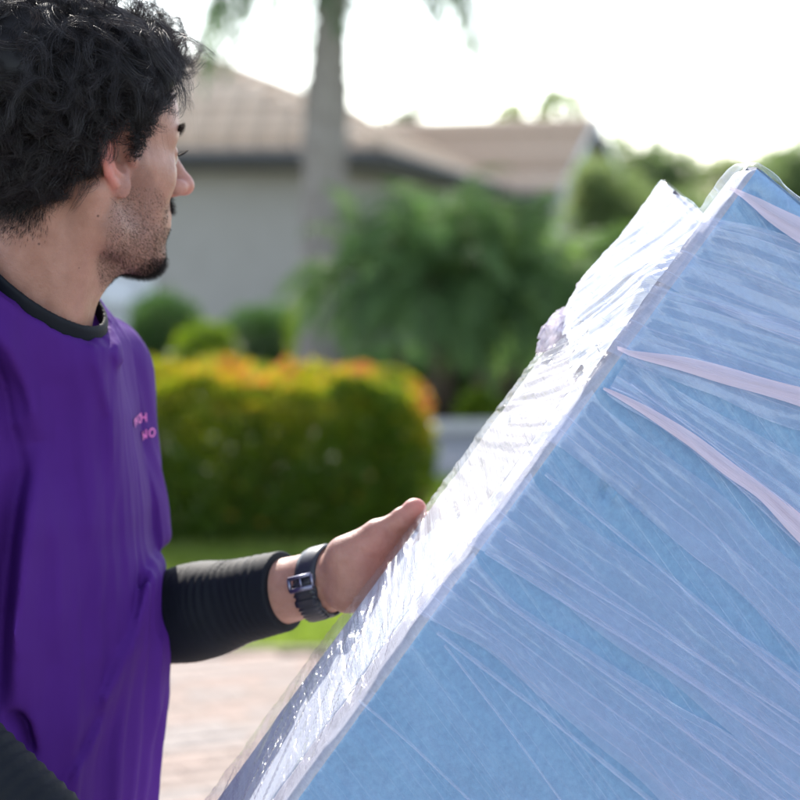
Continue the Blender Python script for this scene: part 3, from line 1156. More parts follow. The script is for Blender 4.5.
def beard_density(q):
    """0..1 where stubble grows, head frame (near side and far side alike)"""
    x, y, z = q[:, 0], np.abs(q[:, 1]), q[:, 2]
    # cheek line from the sideburn down to the moustache, jaw line below
    up = np.interp(x, [0.0, 0.012, 0.030, 0.050, 0.075, 0.09, 0.1], [0.022, 0.022, 0.012, -0.010, -0.029, -0.029, -0.027])
    back = np.interp(z, [-0.13, -0.10, -0.06, -0.02, 0.02], [0.030, 0.010, -0.006, 0.004, 0.010])
    d = np.clip((up - z) / 0.010, 0, 1) * np.clip((x - back) / 0.008, 0, 1) * np.clip((z + 0.118) / 0.012, 0, 1)
    bare = np.clip(1 - np.hypot((x - 0.068) / 0.016, (z + 0.044) / 0.014), 0, 1)
    lip = (np.abs(z + 0.0445) < 0.008) & (x > 0.082)
    d = d * (1 - 0.8 * bare) * np.where(lip, 0.0, 1.0)
    return d * (np.linalg.norm(q, axis=1) < 0.16)


nape = lambda q: np.clip((-0.028 - q[:, 2]) / 0.01, 0, 1) * np.clip((q[:, 2] + 0.085) / 0.03, 0, 1) * np.clip((-0.035 - q[:, 0]) / 0.02, 0, 1)
bd = beard_density(ql)
point_attr(skin, 'shade', np.clip(bd * 0.42 + nape(ql) * 0.30, 0, 1))

# eyes: the ball fills the socket between the lids
M_EYE = plain('eye_white', (0.75, 0.70, 0.68), (0.8, 0.76, 0.74), 50, 0.1, 0)
M_IRIS = plain('iris', (0.05, 0.025, 0.015), (0.03, 0.015, 0.01), 50, 0.1, 0)


def ball(c, r, n=20):
    mb = MB()
    th = np.linspace(0, math.pi, n)
    mb.tube([np.array(c) + np.array([0, 0, -r * math.cos(a)]) for a in th], [max(1e-5, r * math.sin(a)) for a in th], n)
    return mb


for sy in (-1, 1):
    e = ball(hw(0.0765, 0.032 * sy, 0.0115), 0.0122).build('eye', M_EYE, person, True)
    ball(hw(0.0838, 0.0325 * sy, 0.0115), 0.0056, 14).build('iris', M_IRIS, e, True)

# ------------------------------------------------------------------ hair, stubble, brows
def hair_mat(name, c, rough=0.38, spec=0.5):
    m, t, out = new_mat(name)
    a = N(t, 'ShaderNodeAttribute', attribute_name='tone')
    col = ramp(t, a.outputs['Fac'], [(0.0, tuple(v * 0.6 for v in c)), (0.8, c), (1.0, tuple(v * 2.0 for v in c))])
    p = N(t, 'ShaderNodeBsdfPrincipled', i_Roughness=rough)
    p.inputs['Specular IOR Level'].default_value = spec
    t.links.new(col, p.inputs['Base Color'])
    tr = N(t, 'ShaderNodeBsdfTranslucent')
    hs = N(t, 'ShaderNodeHueSaturation', i_Value=2.2)
    t.links.new(col, hs.inputs['Color']); t.links.new(hs.outputs[0], tr.inputs[0])
    mx = N(t, 'ShaderNodeMixShader', i_0=0.35)
    t.links.new(p.outputs[0], mx.inputs[1]); t.links.new(tr.outputs[0], mx.inputs[2])
    t.links.new(mx.outputs[0], out.inputs[0])
    return m


M_HAIR = hair_mat('hair', (0.032, 0.028, 0.031), 0.48)
M_STUB = hair_mat('stubble', (0.022, 0.017, 0.016), 0.5, 0.2)


def ribbons(paths, width, taper=True, rng=RNG):
    """paths (n,k,3) -> vertices and quads of narrow strands, each twisted at random about its own axis"""
    n, k, _ = paths.shape
    d = np.gradient(paths, axis=1)
    r = rng.normal(size=(n, 1, 3))
    s = np.cross(d, r)
    s /= np.linalg.norm(s, axis=2, keepdims=True) + 1e-9
    wv = np.linspace(1, 0.15, k)[None, :, None] if taper else 1.0
    wd = (np.asarray(width).reshape(-1, 1, 1) if np.ndim(width) else width) * 0.5
    A = paths + s * wd * wv
    Bv = paths - s * wd * wv
    V = np.stack([A, Bv], 2).reshape(-1, 3)
    base = (np.arange(n) * k * 2)[:, None] + (np.arange(k - 1) * 2)[None]
    Q = np.stack([base, base + 1, base + 3, base + 2], -1).reshape(-1, 4)
    return V, Q


def skull_f(P):
    return head_core(hloc(P.astype(np.float32)))


def on_skull(local_dirs, org=(-0.005, 0, 0.025)):
    dW = local_dirs[:, 0:1] * HF + local_dirs[:, 1:2] * HL + local_dirs[:, 2:3] * HU
    o = hw(*org)
    t = project_out(skull_f, o, dW, 0.2)
    return o + dW * t[:, None]


def hair_mask(q):
    """head frame: does scalp hair root here"""
    x, y, z = q[:, 0], np.abs(q[:, 1]), q[:, 2]
    line = np.interp(x, [-0.11, -0.075, -0.045, -0.020, -0.010, 0.010, 0.018, 0.027, 0.034, 0.055, 0.066, 0.080, 0.09],
                     [-0.031, -0.031, -0.026, -0.002, 0.031, 0.028, -0.004, 0.000, 0.040, 0.060, 0.078, 0.086, 0.090])
    return z > line


dirs = RNG.normal(size=(9000, 3)); dirs /= np.linalg.norm(dirs, axis=1, keepdims=True)
roots = on_skull(dirs)
rq = hloc(roots.astype(np.float32))
ok = hair_mask(rq)
roots, rq = roots[ok], rq[ok]
NG = 1300
sel = RNG.permutation(len(roots))[:NG]
G0 = roots[sel]; Gq = rq[sel]
Gn = grad(skull_f, G0)
SEG = 15


def grow(G0, Gn, Gq, L, curl_r, curl_n, rng):
    n = len(G0)
    low = np.clip((0.055 - Gq[:, 2]) / 0.08, 0, 1)          # hair low on the sides hangs, on top it lifts and falls over
    nap = np.clip((-0.02 - Gq[:, 0]) / 0.05, 0, 1) * low
    d = Gn + rng.normal(size=(n, 3)) * 0.55 + HF * 0.25 * (1 - low)[:, None] - HU * (0.5 * low)[:, None]
    d /= np.linalg.norm(d, axis=1, keepdims=True)
    a = np.cross(d, rng.normal(size=(n, 3))); a /= np.linalg.norm(a, axis=1, keepdims=True)
    b = np.cross(d, a)
    ph = rng.random(n) * 6.28
    hand_ = np.where(rng.random(n) < 0.5, 1, -1)
    step = L / (SEG - 1)
    P = [G0.copy()]
    frm = (Gq[:, 0] > 0.035) & (Gq[:, 2] > 0.05)
    d[frm] += HU * 0.8 + HF * 0.25
    d /= np.linalg.norm(d, axis=1, keepdims=True)
    cur = G0.copy(); dd = d.copy()
    sag = np.where(frm, 0.035, 0.11)[:, None]
    for i in range(1, SEG):
        cur = cur + dd * step[:, None]
        dd = dd + (-HU * sag - HF * 0.03) + Gn * (-0.05)
        # keep off the skull
        q = skull_f(cur)
        push = np.clip(0.012 * min(1, i / 4) - q, 0, 0.02)
        cur = cur + Gn * push[:, None]
        dd /= np.linalg.norm(dd, axis=1, keepdims=True)
        f = min(1, i / 4)
        th = ph + hand_ * i / (SEG - 1) * 6.28 * curl_n
        off = (a * np.cos(th)[:, None] + b * np.sin(th)[:, None]) * (curl_r * f)[:, None]
        P.append(cur + off)
    return np.stack(P, 1)


top = np.clip((Gq[:, 2] - 0.02) / 0.07, 0, 1)
front = np.clip((Gq[:, 0] - 0.02) / 0.05, 0, 1)
Lg = 0.026 + 0.040 * top - 0.006 * front + RNG.random(NG) * 0.018
sideh = (np.abs(Gq[:, 1]) > 0.050) & (Gq[:, 2] < 0.070) & (Gq[:, 0] > -0.035)
Lg[sideh] = 0.014 + 0.010 * RNG.random(sideh.sum())
frl = (Gq[:, 0] > 0.040) & (Gq[:, 2] < 0.088)
Lg[frl] = 0.018 + 0.010 * RNG.random(frl.sum())
fru = (Gq[:, 0] > 0.030) & (Gq[:, 2] >= 0.088)
Lg[fru] = 0.036 + 0.018 * RNG.random(fru.sum())
sb = (np.abs(Gq[:, 1]) > 0.05) & (Gq[:, 0] > 0.010) & (Gq[:, 2] < 0.036)
Lg[sb] = 0.007
tmp_ = (np.abs(Gq[:, 1]) > 0.035) & (Gq[:, 0] > 0.026) & (Gq[:, 2] < 0.082)
Lg[tmp_] = 0.009
tmp2_ = tmp_ | ((np.abs(Gq[:, 1]) > 0.05) & (Gq[:, 0] > 0.0) & (Gq[:, 2] < 0.05))
nb_ = Gq[:, 2] < -0.012
Lg[nb_] = 0.016 + 0.01 * RNG.random(nb_.sum())
cr = 0.0060 + 0.0075 * RNG.random(NG) * np.clip(Lg / 0.05, 0.3, 1)
cr[sb | tmp2_] = 0.0008
guides = grow(G0, Gn, Gq, Lg, cr, 0.5 + 1.0 * RNG.random(NG), RNG)
NCH = 24
gi = np.repeat(np.arange(NG), NCH)
tg = np.cross(Gn[gi], RNG.normal(size=(len(gi), 3)))
tg /= np.linalg.norm(tg, axis=1, keepdims=True)
spread = (RNG.random(len(gi)) ** 0.5 * 0.0075)[:, None]
fall = np.linspace(1.0, 0.42, SEG)[None, :, None]
paths = guides[gi] + (tg * spread)[:, None, :] * fall
ks = np.linspace(0, 1, SEG)[None, :]
wz = RNG.random((len(gi), 3, 1)) * 40
pw = np.stack([vnoise(ks * 5 + wz[:, j], wz[:, j] + 0 * ks) for j in range(3)], -1) * 0.0035 * ks[..., None]
paths = paths + pw
V1, Q1 = ribbons(paths, 0.00042 + 0.0003 * RNG.random(len(gi)))
tone1 = np.repeat(np.clip(RNG.normal(0.45, 0.2, len(gi)), 0, 1), SEG - 1)
# stray single hairs at the outline
ns = 700
si = RNG.permutation(NG)[:ns]
st = grow(G0[si], Gn[si], Gq[si], Lg[si] * 1.35, cr[si] * 1.5, 0.6 + RNG.random(ns), RNG)
V2, Q2 = ribbons(st[~sb[si]], 0.00035)
# short faded hair on the nape, in front of the ear and behind it
dn = RNG.normal(size=(60000, 3)); dn /= np.linalg.norm(dn, axis=1, keepdims=True)
dn = dn[(dn[:, 2] < 0.1) & (dn[:, 0] < 0.2)]


def body_w(P):
    return body_s(P.astype(np.float32))


def body_s(p):
    q = hloc(p)
    d = head_core(q) * HS
    n = cap(p, hw(-0.018, 0, -0.02), NB, 0.0485, 0.0530)
    n = smin(n, cap(p, hw(0.008, 0, -0.075), NB + TF * 0.024, 0.026, 0.032), 0.030)
    n = smin(n, cap(p, hw(-0.010, -0.062, -0.030), NB + TF * 0.045 - TL * 0.012 + np.array([0, 0, -0.02]), 0.012, 0.010), 0.022)
    n = smin(n, cap(p, hw(0.052, 0, -0.068), hw(0.016, 0, -0.088), 0.026, 0.030), 0.020)
    return smin(d, n, 0.012)


oN = hw(-0.022, 0, -0.035)
dW = dn[:, 0:1] * HF + dn[:, 1:2] * HL + dn[:, 2:3] * HU
tn = project_out(body_w, oN, dW, 0.2)
PN = oN + dW * tn[:, None]
qn = hloc(PN.astype(np.float32))
dens = nape(qn) * 1.0
dens[(qn[:, 2] > -0.035)] = 0.6
dens *= (qn[:, 0] < -0.030) * (qn[:, 2] < 0.0)
kp = RNG.random(len(PN)) < dens * 0.8
PN = PN[kp]; qn = qn[kp]
gn = grad(body_w, PN)
dd = gn * 0.35 - HU * 1.0 + RNG.normal(size=PN.shape) * 0.18 + HF * 0.1
dd /= np.linalg.norm(dd, axis=1, keepdims=True)
Ln = 0.003 + 0.008 * np.clip((qn[:, 2] + 0.075) / 0.05, 0, 1)
k4 = np.linspace(0, 1, 4)
pn = PN[:, None] + dd[:, None] * (Ln[:, None] * k4)[..., None] + gn[:, None] * (0.0012 * k4 * (1 - k4) * 4)[None, :, None]
V3, Q3 = ribbons(pn, 0.00034)


# dark hair mass close to the scalp so that no skin shows between strands
def mass(p):
    q = hloc(p)
    sd_ = np.clip((q[:, 0] + 0.03) / 0.02, 0, 1) * np.clip((0.065 - q[:, 2]) / 0.02, 0, 1)
    thick = (0.007 + 0.012 * np.clip((q[:, 2] - 0.01) / 0.06, 0, 1)) * (1 - 0.75 * sd_) + 0.004 * vnoise(q[:, 0] * 60, q[:, 1] * 60, q[:, 2] * 60)
    d = head_core(q) - thick
    x, z = q[:, 0], q[:, 2]
    line = np.interp(x, [-0.11, -0.075, -0.045, -0.020, -0.010, 0.010, 0.018, 0.027, 0.034, 0.055, 0.066, 0.080, 0.09, 0.12],
                     [-0.022, -0.022, -0.016, 0.008, 0.036, 0.034, 0.008, 0.012, 0.050, 0.070, 0.088, 0.096, 0.10, 0.12])
    return smax(d, (line - z) * 0.6, 0.01)


mlo = HEAD_O - 0.16; mhi = HEAD_O + 0.19
V4, Q4 = surfnet(mass, mlo, mhi, 0.005)
allV, allQ, tones = [], [], []
off = 0
for V_, Q_, t_ in ((V1, Q1, tone1), (V2, Q2, None), (V3, Q3, None), (V4, Q4, None)):
    allV.append(V_); allQ.append(Q_ + off); off += len(V_)
    tones.append(t_ if t_ is not None else np.full(len(Q_), 0.4))
tones[-1][:] = 0.0
hair = link_mesh('hair', np.concatenate(allV), np.concatenate(allQ), M_HAIR, person, True)
face_attr(hair, 'tone', np.concatenate(tones))

# stubble
ds_ = RNG.normal(size=(260000, 3)); ds_ /= np.linalg.norm(ds_, axis=1, keepdims=True)
ds_ = ds_[(ds_[:, 0] > -0.35) & (ds_[:, 2] < 0.35)]
oB = hw(0.030, 0, -0.045)
dW = ds_[:, 0:1] * HF + ds_[:, 1:2] * HL + ds_[:, 2:3] * HU
tb = project_out(body_w, oB, dW, 0.15)
PB = oB + dW * tb[:, None]
qb = hloc(PB.astype(np.float32))
den = beard_density(qb)
mus = ((qb[:, 2] > -0.037) & (qb[:, 2] < -0.023) & (qb[:, 0] > 0.078) & (np.abs(qb[:, 1]) < 0.030)).astype(float)
chin = np.clip(1 - np.hypot((qb[:, 0] - 0.088) / 0.034, (qb[:, 2] + 0.091) / 0.015), 0, 1) * (qb[:, 2] < -0.073)
soul = ((np.abs(qb[:, 1]) < 0.008) & (qb[:, 2] < -0.062) & (qb[:, 2] > -0.080) & (qb[:, 0] > 0.07)).astype(float)
cl = 0.5 + 0.5 * vnoise(qb[:, 0] * 160, qb[:, 1] * 160, qb[:, 2] * 160)
prob = np.clip(den * 0.17 * (0.75 + 0.5 * cl) * (0.75 + 0.5 * np.clip((-qb[:, 2] - 0.05) / 0.05, 0, 1)) + mus * 0.35 + chin * 0.55 + soul * 0.15, 0, 1)
kp = RNG.random(len(PB)) < prob
PB, qb, mus, chin = PB[kp], qb[kp], mus[kp], chin[kp]
gb = grad(body_w, PB)
dd = gb * 0.5 - HU * 0.55 + HF * 0.25 + RNG.normal(size=PB.shape) * 0.45
dd -= gb * np.clip((dd * gb).sum(1, keepdims=True), None, 0)
dd /= np.linalg.norm(dd, axis=1, keepdims=True)
Lb = 0.0012 + 0.0014 * RNG.random(len(PB)) + 0.0045 * mus + 0.0045 * np.clip(chin * 2, 0, 1)
pb = PB[:, None] + dd[:, None] * (Lb[:, None] * np.linspace(-0.1, 1, 3))[..., None]
V5, Q5 = ribbons(pb, 0.00024)
o = link_mesh('beard', V5, Q5, M_STUB, person, False)
face_attr(o, 'tone', np.full(len(Q5), 0.4))

# eyebrows and lashes
for sy in (-1, 1):
    n = 420
    u = RNG.random(n)
    x = 0.115 + 0 * u
    yy = sy * (0.012 + 0.042 * u)
    zz = 0.036 + 0.006 * np.sin(u * 2.6) - 0.004 * u + RNG.normal(size=n) * 0.0024 * (1 - 0.6 * u)
    o3 = hw(0, 0, 0)
    org = np.array([hw(0.02, a * 0.7, b) for a, b in zip(yy, zz)])
    tgt = np.array([hw(0.12, a * 1.25, b) for a, b in zip(yy, zz)])
    dr = tgt - org; dr /= np.linalg.norm(dr, axis=1, keepdims=True)
    tt_ = project_out(skull_f, org, dr, 0.12)
    PE = org + dr * tt_[:, None]
    ge = grad(skull_f, PE)
    d2 = HL * sy * 0.8 + HU * 0.25 + ge * 0.30 + RNG.normal(size=PE.shape) * 0.12
    d2 /= np.linalg.norm(d2, axis=1, keepdims=True)
    pe = PE[:, None] + d2[:, None] * (0.0075 * np.linspace(0, 1, 4))[None, :, None]
    V6, Q6 = ribbons(pe, 0.00032)
    o = link_mesh('eyebrow', V6, Q6, M_STUB, person)
    face_attr(o, 'tone', np.full(len(Q6), 0.4))
    n = 60
    u = np.linspace(0, 1, n)
    a = -0.9 + 1.8 * u
    base = np.array([hw(0.0765 + 0.0132 * math.cos(q), sy * (0.032 + 0.0132 * math.sin(q)), 0.0150 - 0.002 * abs(q)) for q in a])
    cdir = np.array([HF * math.cos(q) + HL * sy * math.sin(q) + HU * 0.25 for q in a])
    pe = base[:, None] + cdir[:, None] * (0.0085 * np.linspace(0, 1, 4))[None, :, None] + HU * (0.004 * np.linspace(0, 1, 4) ** 2)[None, :, None]
    V6, Q6 = ribbons(pe, 0.00040)
    o = link_mesh('eyelashes', V6, Q6, M_STUB, person)
    face_attr(o, 'tone', np.full(len(Q6), 0.4))

# ------------------------------------------------------------------ clothes
def seg2(P2, a, b):
    a = np.asarray(a, float); b = np.asarray(b, float)
    ab = b - a
    h = np.clip(((P2 - a) @ ab) / (ab @ ab), 0, 1)
    dd = P2 - a - h[:, None] * ab
    return np.sqrt((dd * dd).sum(1)), h


def pix(p):
    q = p - CAM
    d = q @ FW
    return np.stack([400 + FPX * (q @ RT) / d, 400 - FPX * (q @ UPV) / d], 1), d


# folds of the cloth: polylines across the near side of the shirt in (x, z) metres, width and height of each ridge
def wpt(px, py, d=1.78):
    p = at(px, py, d)
    return (p[0], p[2])


FOLDS = []


def fold(pts, sig, amp):
    FOLDS.append(([wpt(*q) for q in pts], sig, amp))


fold([(104, 340), (114, 360), (128, 392), (140, 420)], 0.0050, 0.0038)
fold([(114, 336), (126, 356), (140, 392), (150, 430)], 0.0048, 0.0038)
fold([(120, 330), (136, 352), (150, 390)], 0.0048, 0.0034)
fold([(92, 335), (100, 370), (108, 420), (112, 520)], 0.0060, 0.0042)
fold([(84, 345), (88, 400), (92, 500), (96, 620)], 0.0110, 0.0035)
fold([(128, 560), (136, 600), (128, 640), (100, 720), (66, 800)], 0.0080, 0.0050)
fold([(154, 450), (157, 520), (154, 600)], 0.0050, 0.0030)
fold([(135, 470), (134, 560), (124, 640), (108, 690)], 0.0080, -0.0040)
fold([(104, 705), (84, 745), (60, 790)], 0.0060, -0.0030)
fold([(22, 420), (26, 470), (14, 560), (8, 660), (4, 720)], 0.0110, -0.0060)
fold([(40, 440), (42, 520), (34, 620), (28, 700)], 0.0130, 0.0070)
fold([(-6, 300), (4, 350), (16, 420), (24, 462)], 0.0060, -0.0030)
fold([(10, 310), (26, 350), (40, 400), (44, 440)], 0.0085, 0.0045)
fold([(60, 470), (66, 560), (60, 660)], 0.0120, 0.0040)
fold([(20, 696), (30, 716), (38, 760)], 0.0060, -0.0070)
fold([(152, 640), (148, 700), (140, 790)], 0.0060, 0.0024)
fold([(-10, 400), (-6, 470), (-16, 560)], 0.0100, 0.0060)
NAX0 = hw(-0.024, 0, -0.04)
NAX = unit(NB + TF * 0.012 - NAX0)


def neck_dist(p, tilt=0.0):
    q = p - NAX0.astype(np.float32)
    t = q @ NAX.astype(np.float32)
    r = q - t[:, None] * NAX.astype(np.float32)
    return np.sqrt((r * r).sum(1)), t


def shirt_base(p, grow_=0.0):
    q2 = (p - TC.astype(np.float32))
    x = q2 @ TF.astype(np.float32); y = q2 @ TL.astype(np.float32); z = q2[:, 2]
    # torso: centre and half depth vary with height
    zz = np.array([-0.75, -0.60, -0.45, -0.30, -0.18, -0.08, 0.0])
    xc = np.interp(z, zz, [0.006, 0.014, 0.020, 0.018, 0.010, 0.000, -0.008])
    bd_ = np.interp(z, zz, [0.080, 0.085, 0.097, 0.112, 0.110, 0.092, 0.070])
    ad = np.interp(z, zz, [0.178, 0.176, 0.176, 0.178, 0.176, 0.160, 0.13])
    zc = np.clip(z, -0.70, -0.095)
    tor = (np.sqrt(((x - xc) / bd_) ** 2 + (np.abs(y) / ad) ** 2 + ((z - zc) / 0.085) ** 2) - 1) * 0.105
    nb0 = NB + np.array([0, 0, 0.008]) - TF * 0.016
    sh = cap(p, nb0, SHL, 0.070, 0.052)
    sh = smin(sh, cap(p, nb0 + np.array([0, 0, 0.024]), SHR, 0.070, 0.060), 0.03)
    d = smin(tor, sh, 0.045)
    d = smin(d, cap(p, NB + TF * 0.018 + np.array([0, 0, -0.035]), TC + TF * 0.034 + np.array([0, 0, -0.13]), 0.064, 0.080), 0.04)
    return d - grow_


CO_N = unit(np.array([0, 0, 1.0]) * math.cos(R(41)) + TF * math.sin(R(41)))
CO_P = at(38, 279, 1.82)


def collar_plane(p):
    return (p - CO_P.astype(np.float32)) @ CO_N.astype(np.float32)


LH_E = SHL + (ELL - SHL) * 0.66
RH_E = SHR + (ELR - SHR) * 0.74


def shirt(p):
    d = shirt_base(p)
    # sleeves: wide tubes, hollow at the hem
    for S, E, H, r0, r1 in ((SHL, ELL, LH_E, 0.058, 0.058), (SHR, ELR, RH_E, 0.062, 0.070)):
        ax = unit(H - S)
        t = (p - S.astype(np.float32)) @ ax.astype(np.float32)
        Ln_ = np.linalg.norm(H - S)
        s = cap(p, S, H + ax * 0.08, r0, r1 + 0.008)
        s = smax(s, t - Ln_, 0.010)
        inner = cap(p, S + ax * Ln_ * 0.72, H + ax * 0.1, 0.047, 0.049)
        s = s + 0.0022 * vnoise(t * 28, p[:, 2] * 12) * np.clip(t / 0.1, 0, 1)
        s = smax(s, -inner, 0.003)
        d = smin(d, s, 0.022)
    # neck hole and ribbed collar
    r, t = neck_dist(p)
    pl = collar_plane(p)
    ring = smax(r - 0.0665, pl - 0.001, 0.002)
    ring = smax(ring, -pl - 0.03, 0.002)
    d = smin(d, ring, 0.010)
    d = d - 0.0016 * np.clip((0.084 - r) / 0.002, 0, 1) * (np.abs(pl) < 0.06)
    d = smax(d, -smax(r - 0.0630, -pl - 0.005, 0.002), 0.002)
    d = smax(d, -smax(r - 0.0800, -pl, 0.004), 0.004)
    # hem
    d = smax(d, 0.80 - p[:, 2], 0.004)
    near = p[:, 1] < TC[1] + 0.09
    dep = np.where(near, 1.0, 0.0)
    P2 = np.stack([p[:, 0], p[:, 2]], 1).astype(float)
    h = np.zeros(len(p))
    box_c = P2.mean(0)
    for pts, sig, amp in FOLDS:
        arr = np.array(pts)
        mk = (P2[:, 0] > arr[:, 0].min() - 0.04) & (P2[:, 0] < arr[:, 0].max() + 0.04) & (P2[:, 1] > arr[:, 1].min() - 0.04) & (P2[:, 1] < arr[:, 1].max() + 0.04)
        if not mk.any():
            continue
        P3 = P2[mk]
        best = np.full(len(P3), 9.0); tp = np.zeros(len(P3))
        m = len(pts) - 1
        for i in range(m):
            dd_, hh = seg2(P3, pts[i], pts[i + 1])
            u = (i + hh) / m
            tp = np.where(dd_ < best, u, tp)
            best = np.minimum(best, dd_)
        env = np.clip(np.sin(np.clip(tp, 0, 1) * math.pi) * 1.35, 0.0, 1)
        h[mk] += (2.2 if sig > 0.0055 else 1.3) * amp * env * np.exp(-(best / sig) ** 2)
    h = h * dep
    # broad drape
    ang = np.arctan2((p - TC) @ TL, (p - TC) @ TF)
    dz = np.clip((TC[2] - 0.12 - p[:, 2]) / 0.2, 0, 1)
    h = h + dz * (0.0055 * vnoise(ang * 4.2, p[:, 2] * 2.2) + 0.0050 * vnoise(ang * 9 + 4, p[:, 2] * 4.0)) + 0.0007 * vnoise(ang * 20 + p[:, 2] * 9, p[:, 2] * 6) + 0.0010 * vnoise(ang * 11 - p[:, 2] * 14, p[:, 2] * 16) + 0.0008 * vnoise(p[:, 0] * 45, p[:, 1] * 45, p[:, 2] * 25)
    return (d - h).astype(np.float32)


M_SHIRT = plain('purple_jersey', (0.064, 0.0145, 0.165), (0.078, 0.018, 0.198), 6, 0.75, 0.25, 0.0006, sheen=0.0, spec=0.10)
sV, sF = surfnet(shirt, (TC[0] - 0.36, 1.50, 0.78), (TC[0] + 0.26, 2.16, TC[2] + 0.12), 0.0031, margin=1.9)
shirt_o = link_mesh('t_shirt', sV, sF, M_SHIRT, person, True)
SH_BVH = BVHTree.FromPolygons([Vector(v) for v in sV], [tuple(int(i) for i in f) for f in sF])


def under(p):
    r, t = neck_dist(p)
    pl = collar_plane(p)
    d = smax(r - 0.0640, pl - 0.0085, 0.003)
    d = smax(d, 0.0590 - r, 0.0015)
    d = smax(d, -pl - 0.045, 0.002)
    return d.astype(np.float32)


M_BLACK = plain('black_stretch_fabric', (0.004, 0.006, 0.010), (0.007, 0.009, 0.014), 30, 0.7, 0.3, 0.0005, spec=0.25)
uV, uF = surfnet(under, (TC[0] - 0.16, 1.66, TC[2] - 0.16), (TC[0] + 0.20, 2.02, TC[2] + 0.14), 0.0017, margin=2.2)
link_mesh('undershirt_collar', uV, uF, M_BLACK, person, True)


def sleeve_f(A, Bp, r0, r1, t_end, rib=True, side=1):
    ax = unit(Bp - A)
    L = np.linalg.norm(Bp - A)

    def f(p):
        t = (p - A.astype(np.float32)) @ ax.astype(np.float32)
        d = cap(p, A, Bp, r0, r1)
        return d, t, L
    return f


def left_sleeve(p):
    ax = ARM_D
    L = float(np.linalg.norm(WRL - ELL))
    t = (p - ELL) @ ax
    d = cap(p, ELL, ELL + (WRL - ELL) * 0.45, 0.0440, 0.0430)
    d = smin(d, cap(p, ELL + (WRL - ELL) * 0.40, WRL, 0.0430, 0.0365), 0.02)
    upper = cap(p, SHL, ELL, 0.046, 0.045)
    d = smin(d, upper, 0.02)
    # gathered ribs across the arm, strongest on top
    c = ELL + np.outer(t, ax)
    v = (p - c)
    topm = 0.35 + 0.65 * np.clip(v[:, 2] / 0.03, 0, 1)
    ph = t * 2 * math.pi / 0.0080 + 2.4 * vnoise(t * 30, v[:, 2] * 25) + v[:, 2] * 20
    d = d - 0.0009 * np.sin(ph) * topm * (0.6 + 0.8 * vnoise(t * 45, v[:, 2] * 30 + v[:, 1] * 30)) * np.clip((t - 0.02) / 0.03, 0, 1) * np.clip((L * 0.80 - t) / 0.01, 0, 1)
    # hem a little slanted
    hem = t - (L * 0.835 + 0.10 * v[:, 2] + 0.02 * v[:, 0])
    d = smax(d, hem, 0.002)
    return d.astype(np.float32)


lo_ = np.minimum(np.minimum(SHL, ELL), WRL) - 0.07; hi_ = np.maximum(np.maximum(SHL, ELL), WRL) + 0.07
lV, lF = surfnet(left_sleeve, lo_, hi_, 0.0018, margin=1.3)
link_mesh('arm_sleeve', lV, lF, M_BLACK, person, True)


def right_sleeve(p):
    d = smin(cap(p, SHR, ELR, 0.040, 0.043), cap(p, ELR, WRR, 0.047, 0.036), 0.02)
    ax = unit(WRR - ELR)
    t = (p - ELR) @ ax
    d = d - 0.0012 * np.sin(t * 2 * math.pi / 0.012) * np.clip(t / 0.05, 0, 1)
    return smax(d, t - 0.24, 0.002).astype(np.float32)


lo_ = np.minimum(np.minimum(SHR, ELR), WRR) - 0.08; hi_ = np.maximum(np.maximum(SHR, ELR), WRR) + 0.08
rV, rF = surfnet(right_sleeve, lo_, hi_, 0.0032, margin=1.3)
link_mesh('arm_sleeve', rV, rF, M_BLACK, person, True)

# print on the left chest
M_PRINT = plain('pink_print', (0.62, 0.10, 0.42), (0.68, 0.13, 0.46), 40, 0.6, 0)


def lettering(word, row, px, py, size, arc, dx=0.0):
    cu = bpy.data.curves.new('lettering', 'FONT')
    cu.body = word
    cu.size = size
    cu.align_x = 'LEFT'
    cu.offset = 0.00025
    cu.space_character = 1.15
    to = bpy.data.objects.new('lettering', cu)
    scene.collection.objects.link(to)
    dg = bpy.context.evaluated_depsgraph_get()
    me = bpy.data.meshes.new_from_object(to.evaluated_get(dg))
    bpy.data.objects.remove(to)
    import bmesh
    bm = bmesh.new(); bm.from_mesh(me)
    bmesh.ops.triangulate(bm, faces=bm.faces)
    for _ in range(5):
        le = [e for e in bm.edges if e.calc_length() > 0.0012]
        if not le:
            break
        bmesh.ops.subdivide_edges(bm, edges=le, cuts=1)
        bmesh.ops.triangulate(bm, faces=bm.faces)
    bm.to_mesh(me); bm.free()
    co = np.array([v.co[:] for v in me.vertices])
    fc = [tuple(p.vertices) for p in me.polygons]
    hit = SH_BVH.ray_cast(Vector(CAM), Vector(ray(px, py)).normalized())[0]
    if hit is None:
        return
    hit = np.array(hit)
    T = -(-TL)
    out = []
    nd = unit(TF * 0.60 - np.array([0, 0.72, 0]))
    Tn = unit(np.cross(np.array([0, 0, 1.0]), nd))
    for c in co:
        a = (c[0] + dx) * 1.35
        b = c[1] - arc * (a - 0.020) ** 2
        o = hit + Tn * a + np.array([0, 0, b]) + nd * 0.06
        h = SH_BVH.ray_cast(Vector(o), Vector(-nd))
        q = np.array(h[0]) if h[0] is not None else o - nd * 0.06
        nn_ = np.array(h[1]) if h[0] is not None else nd
        nn_ = nn_ * (1 if nn_ @ nd > 0 else -1)
        out.append(q + nn_ * 0.0020)
    T3 = [f for f in fc if len(f) == 3]
    Q4_ = [f for f in fc if len(f) == 4]
    rest = [f for f in fc if len(f) > 4]
    F = []
    if T3: F.append(np.array(T3))
    if Q4_: F.append(np.array(Q4_))
    for f in rest:
        F.append(np.array([f]))
    link_mesh('lettering', np.array(out), F, M_PRINT, shirt_o, False)


lettering('WOH', 0, 133, 428, 0.0120, 3.0)
lettering('NO', 1, 141, 440, 0.0120, 1.0, 0.0)

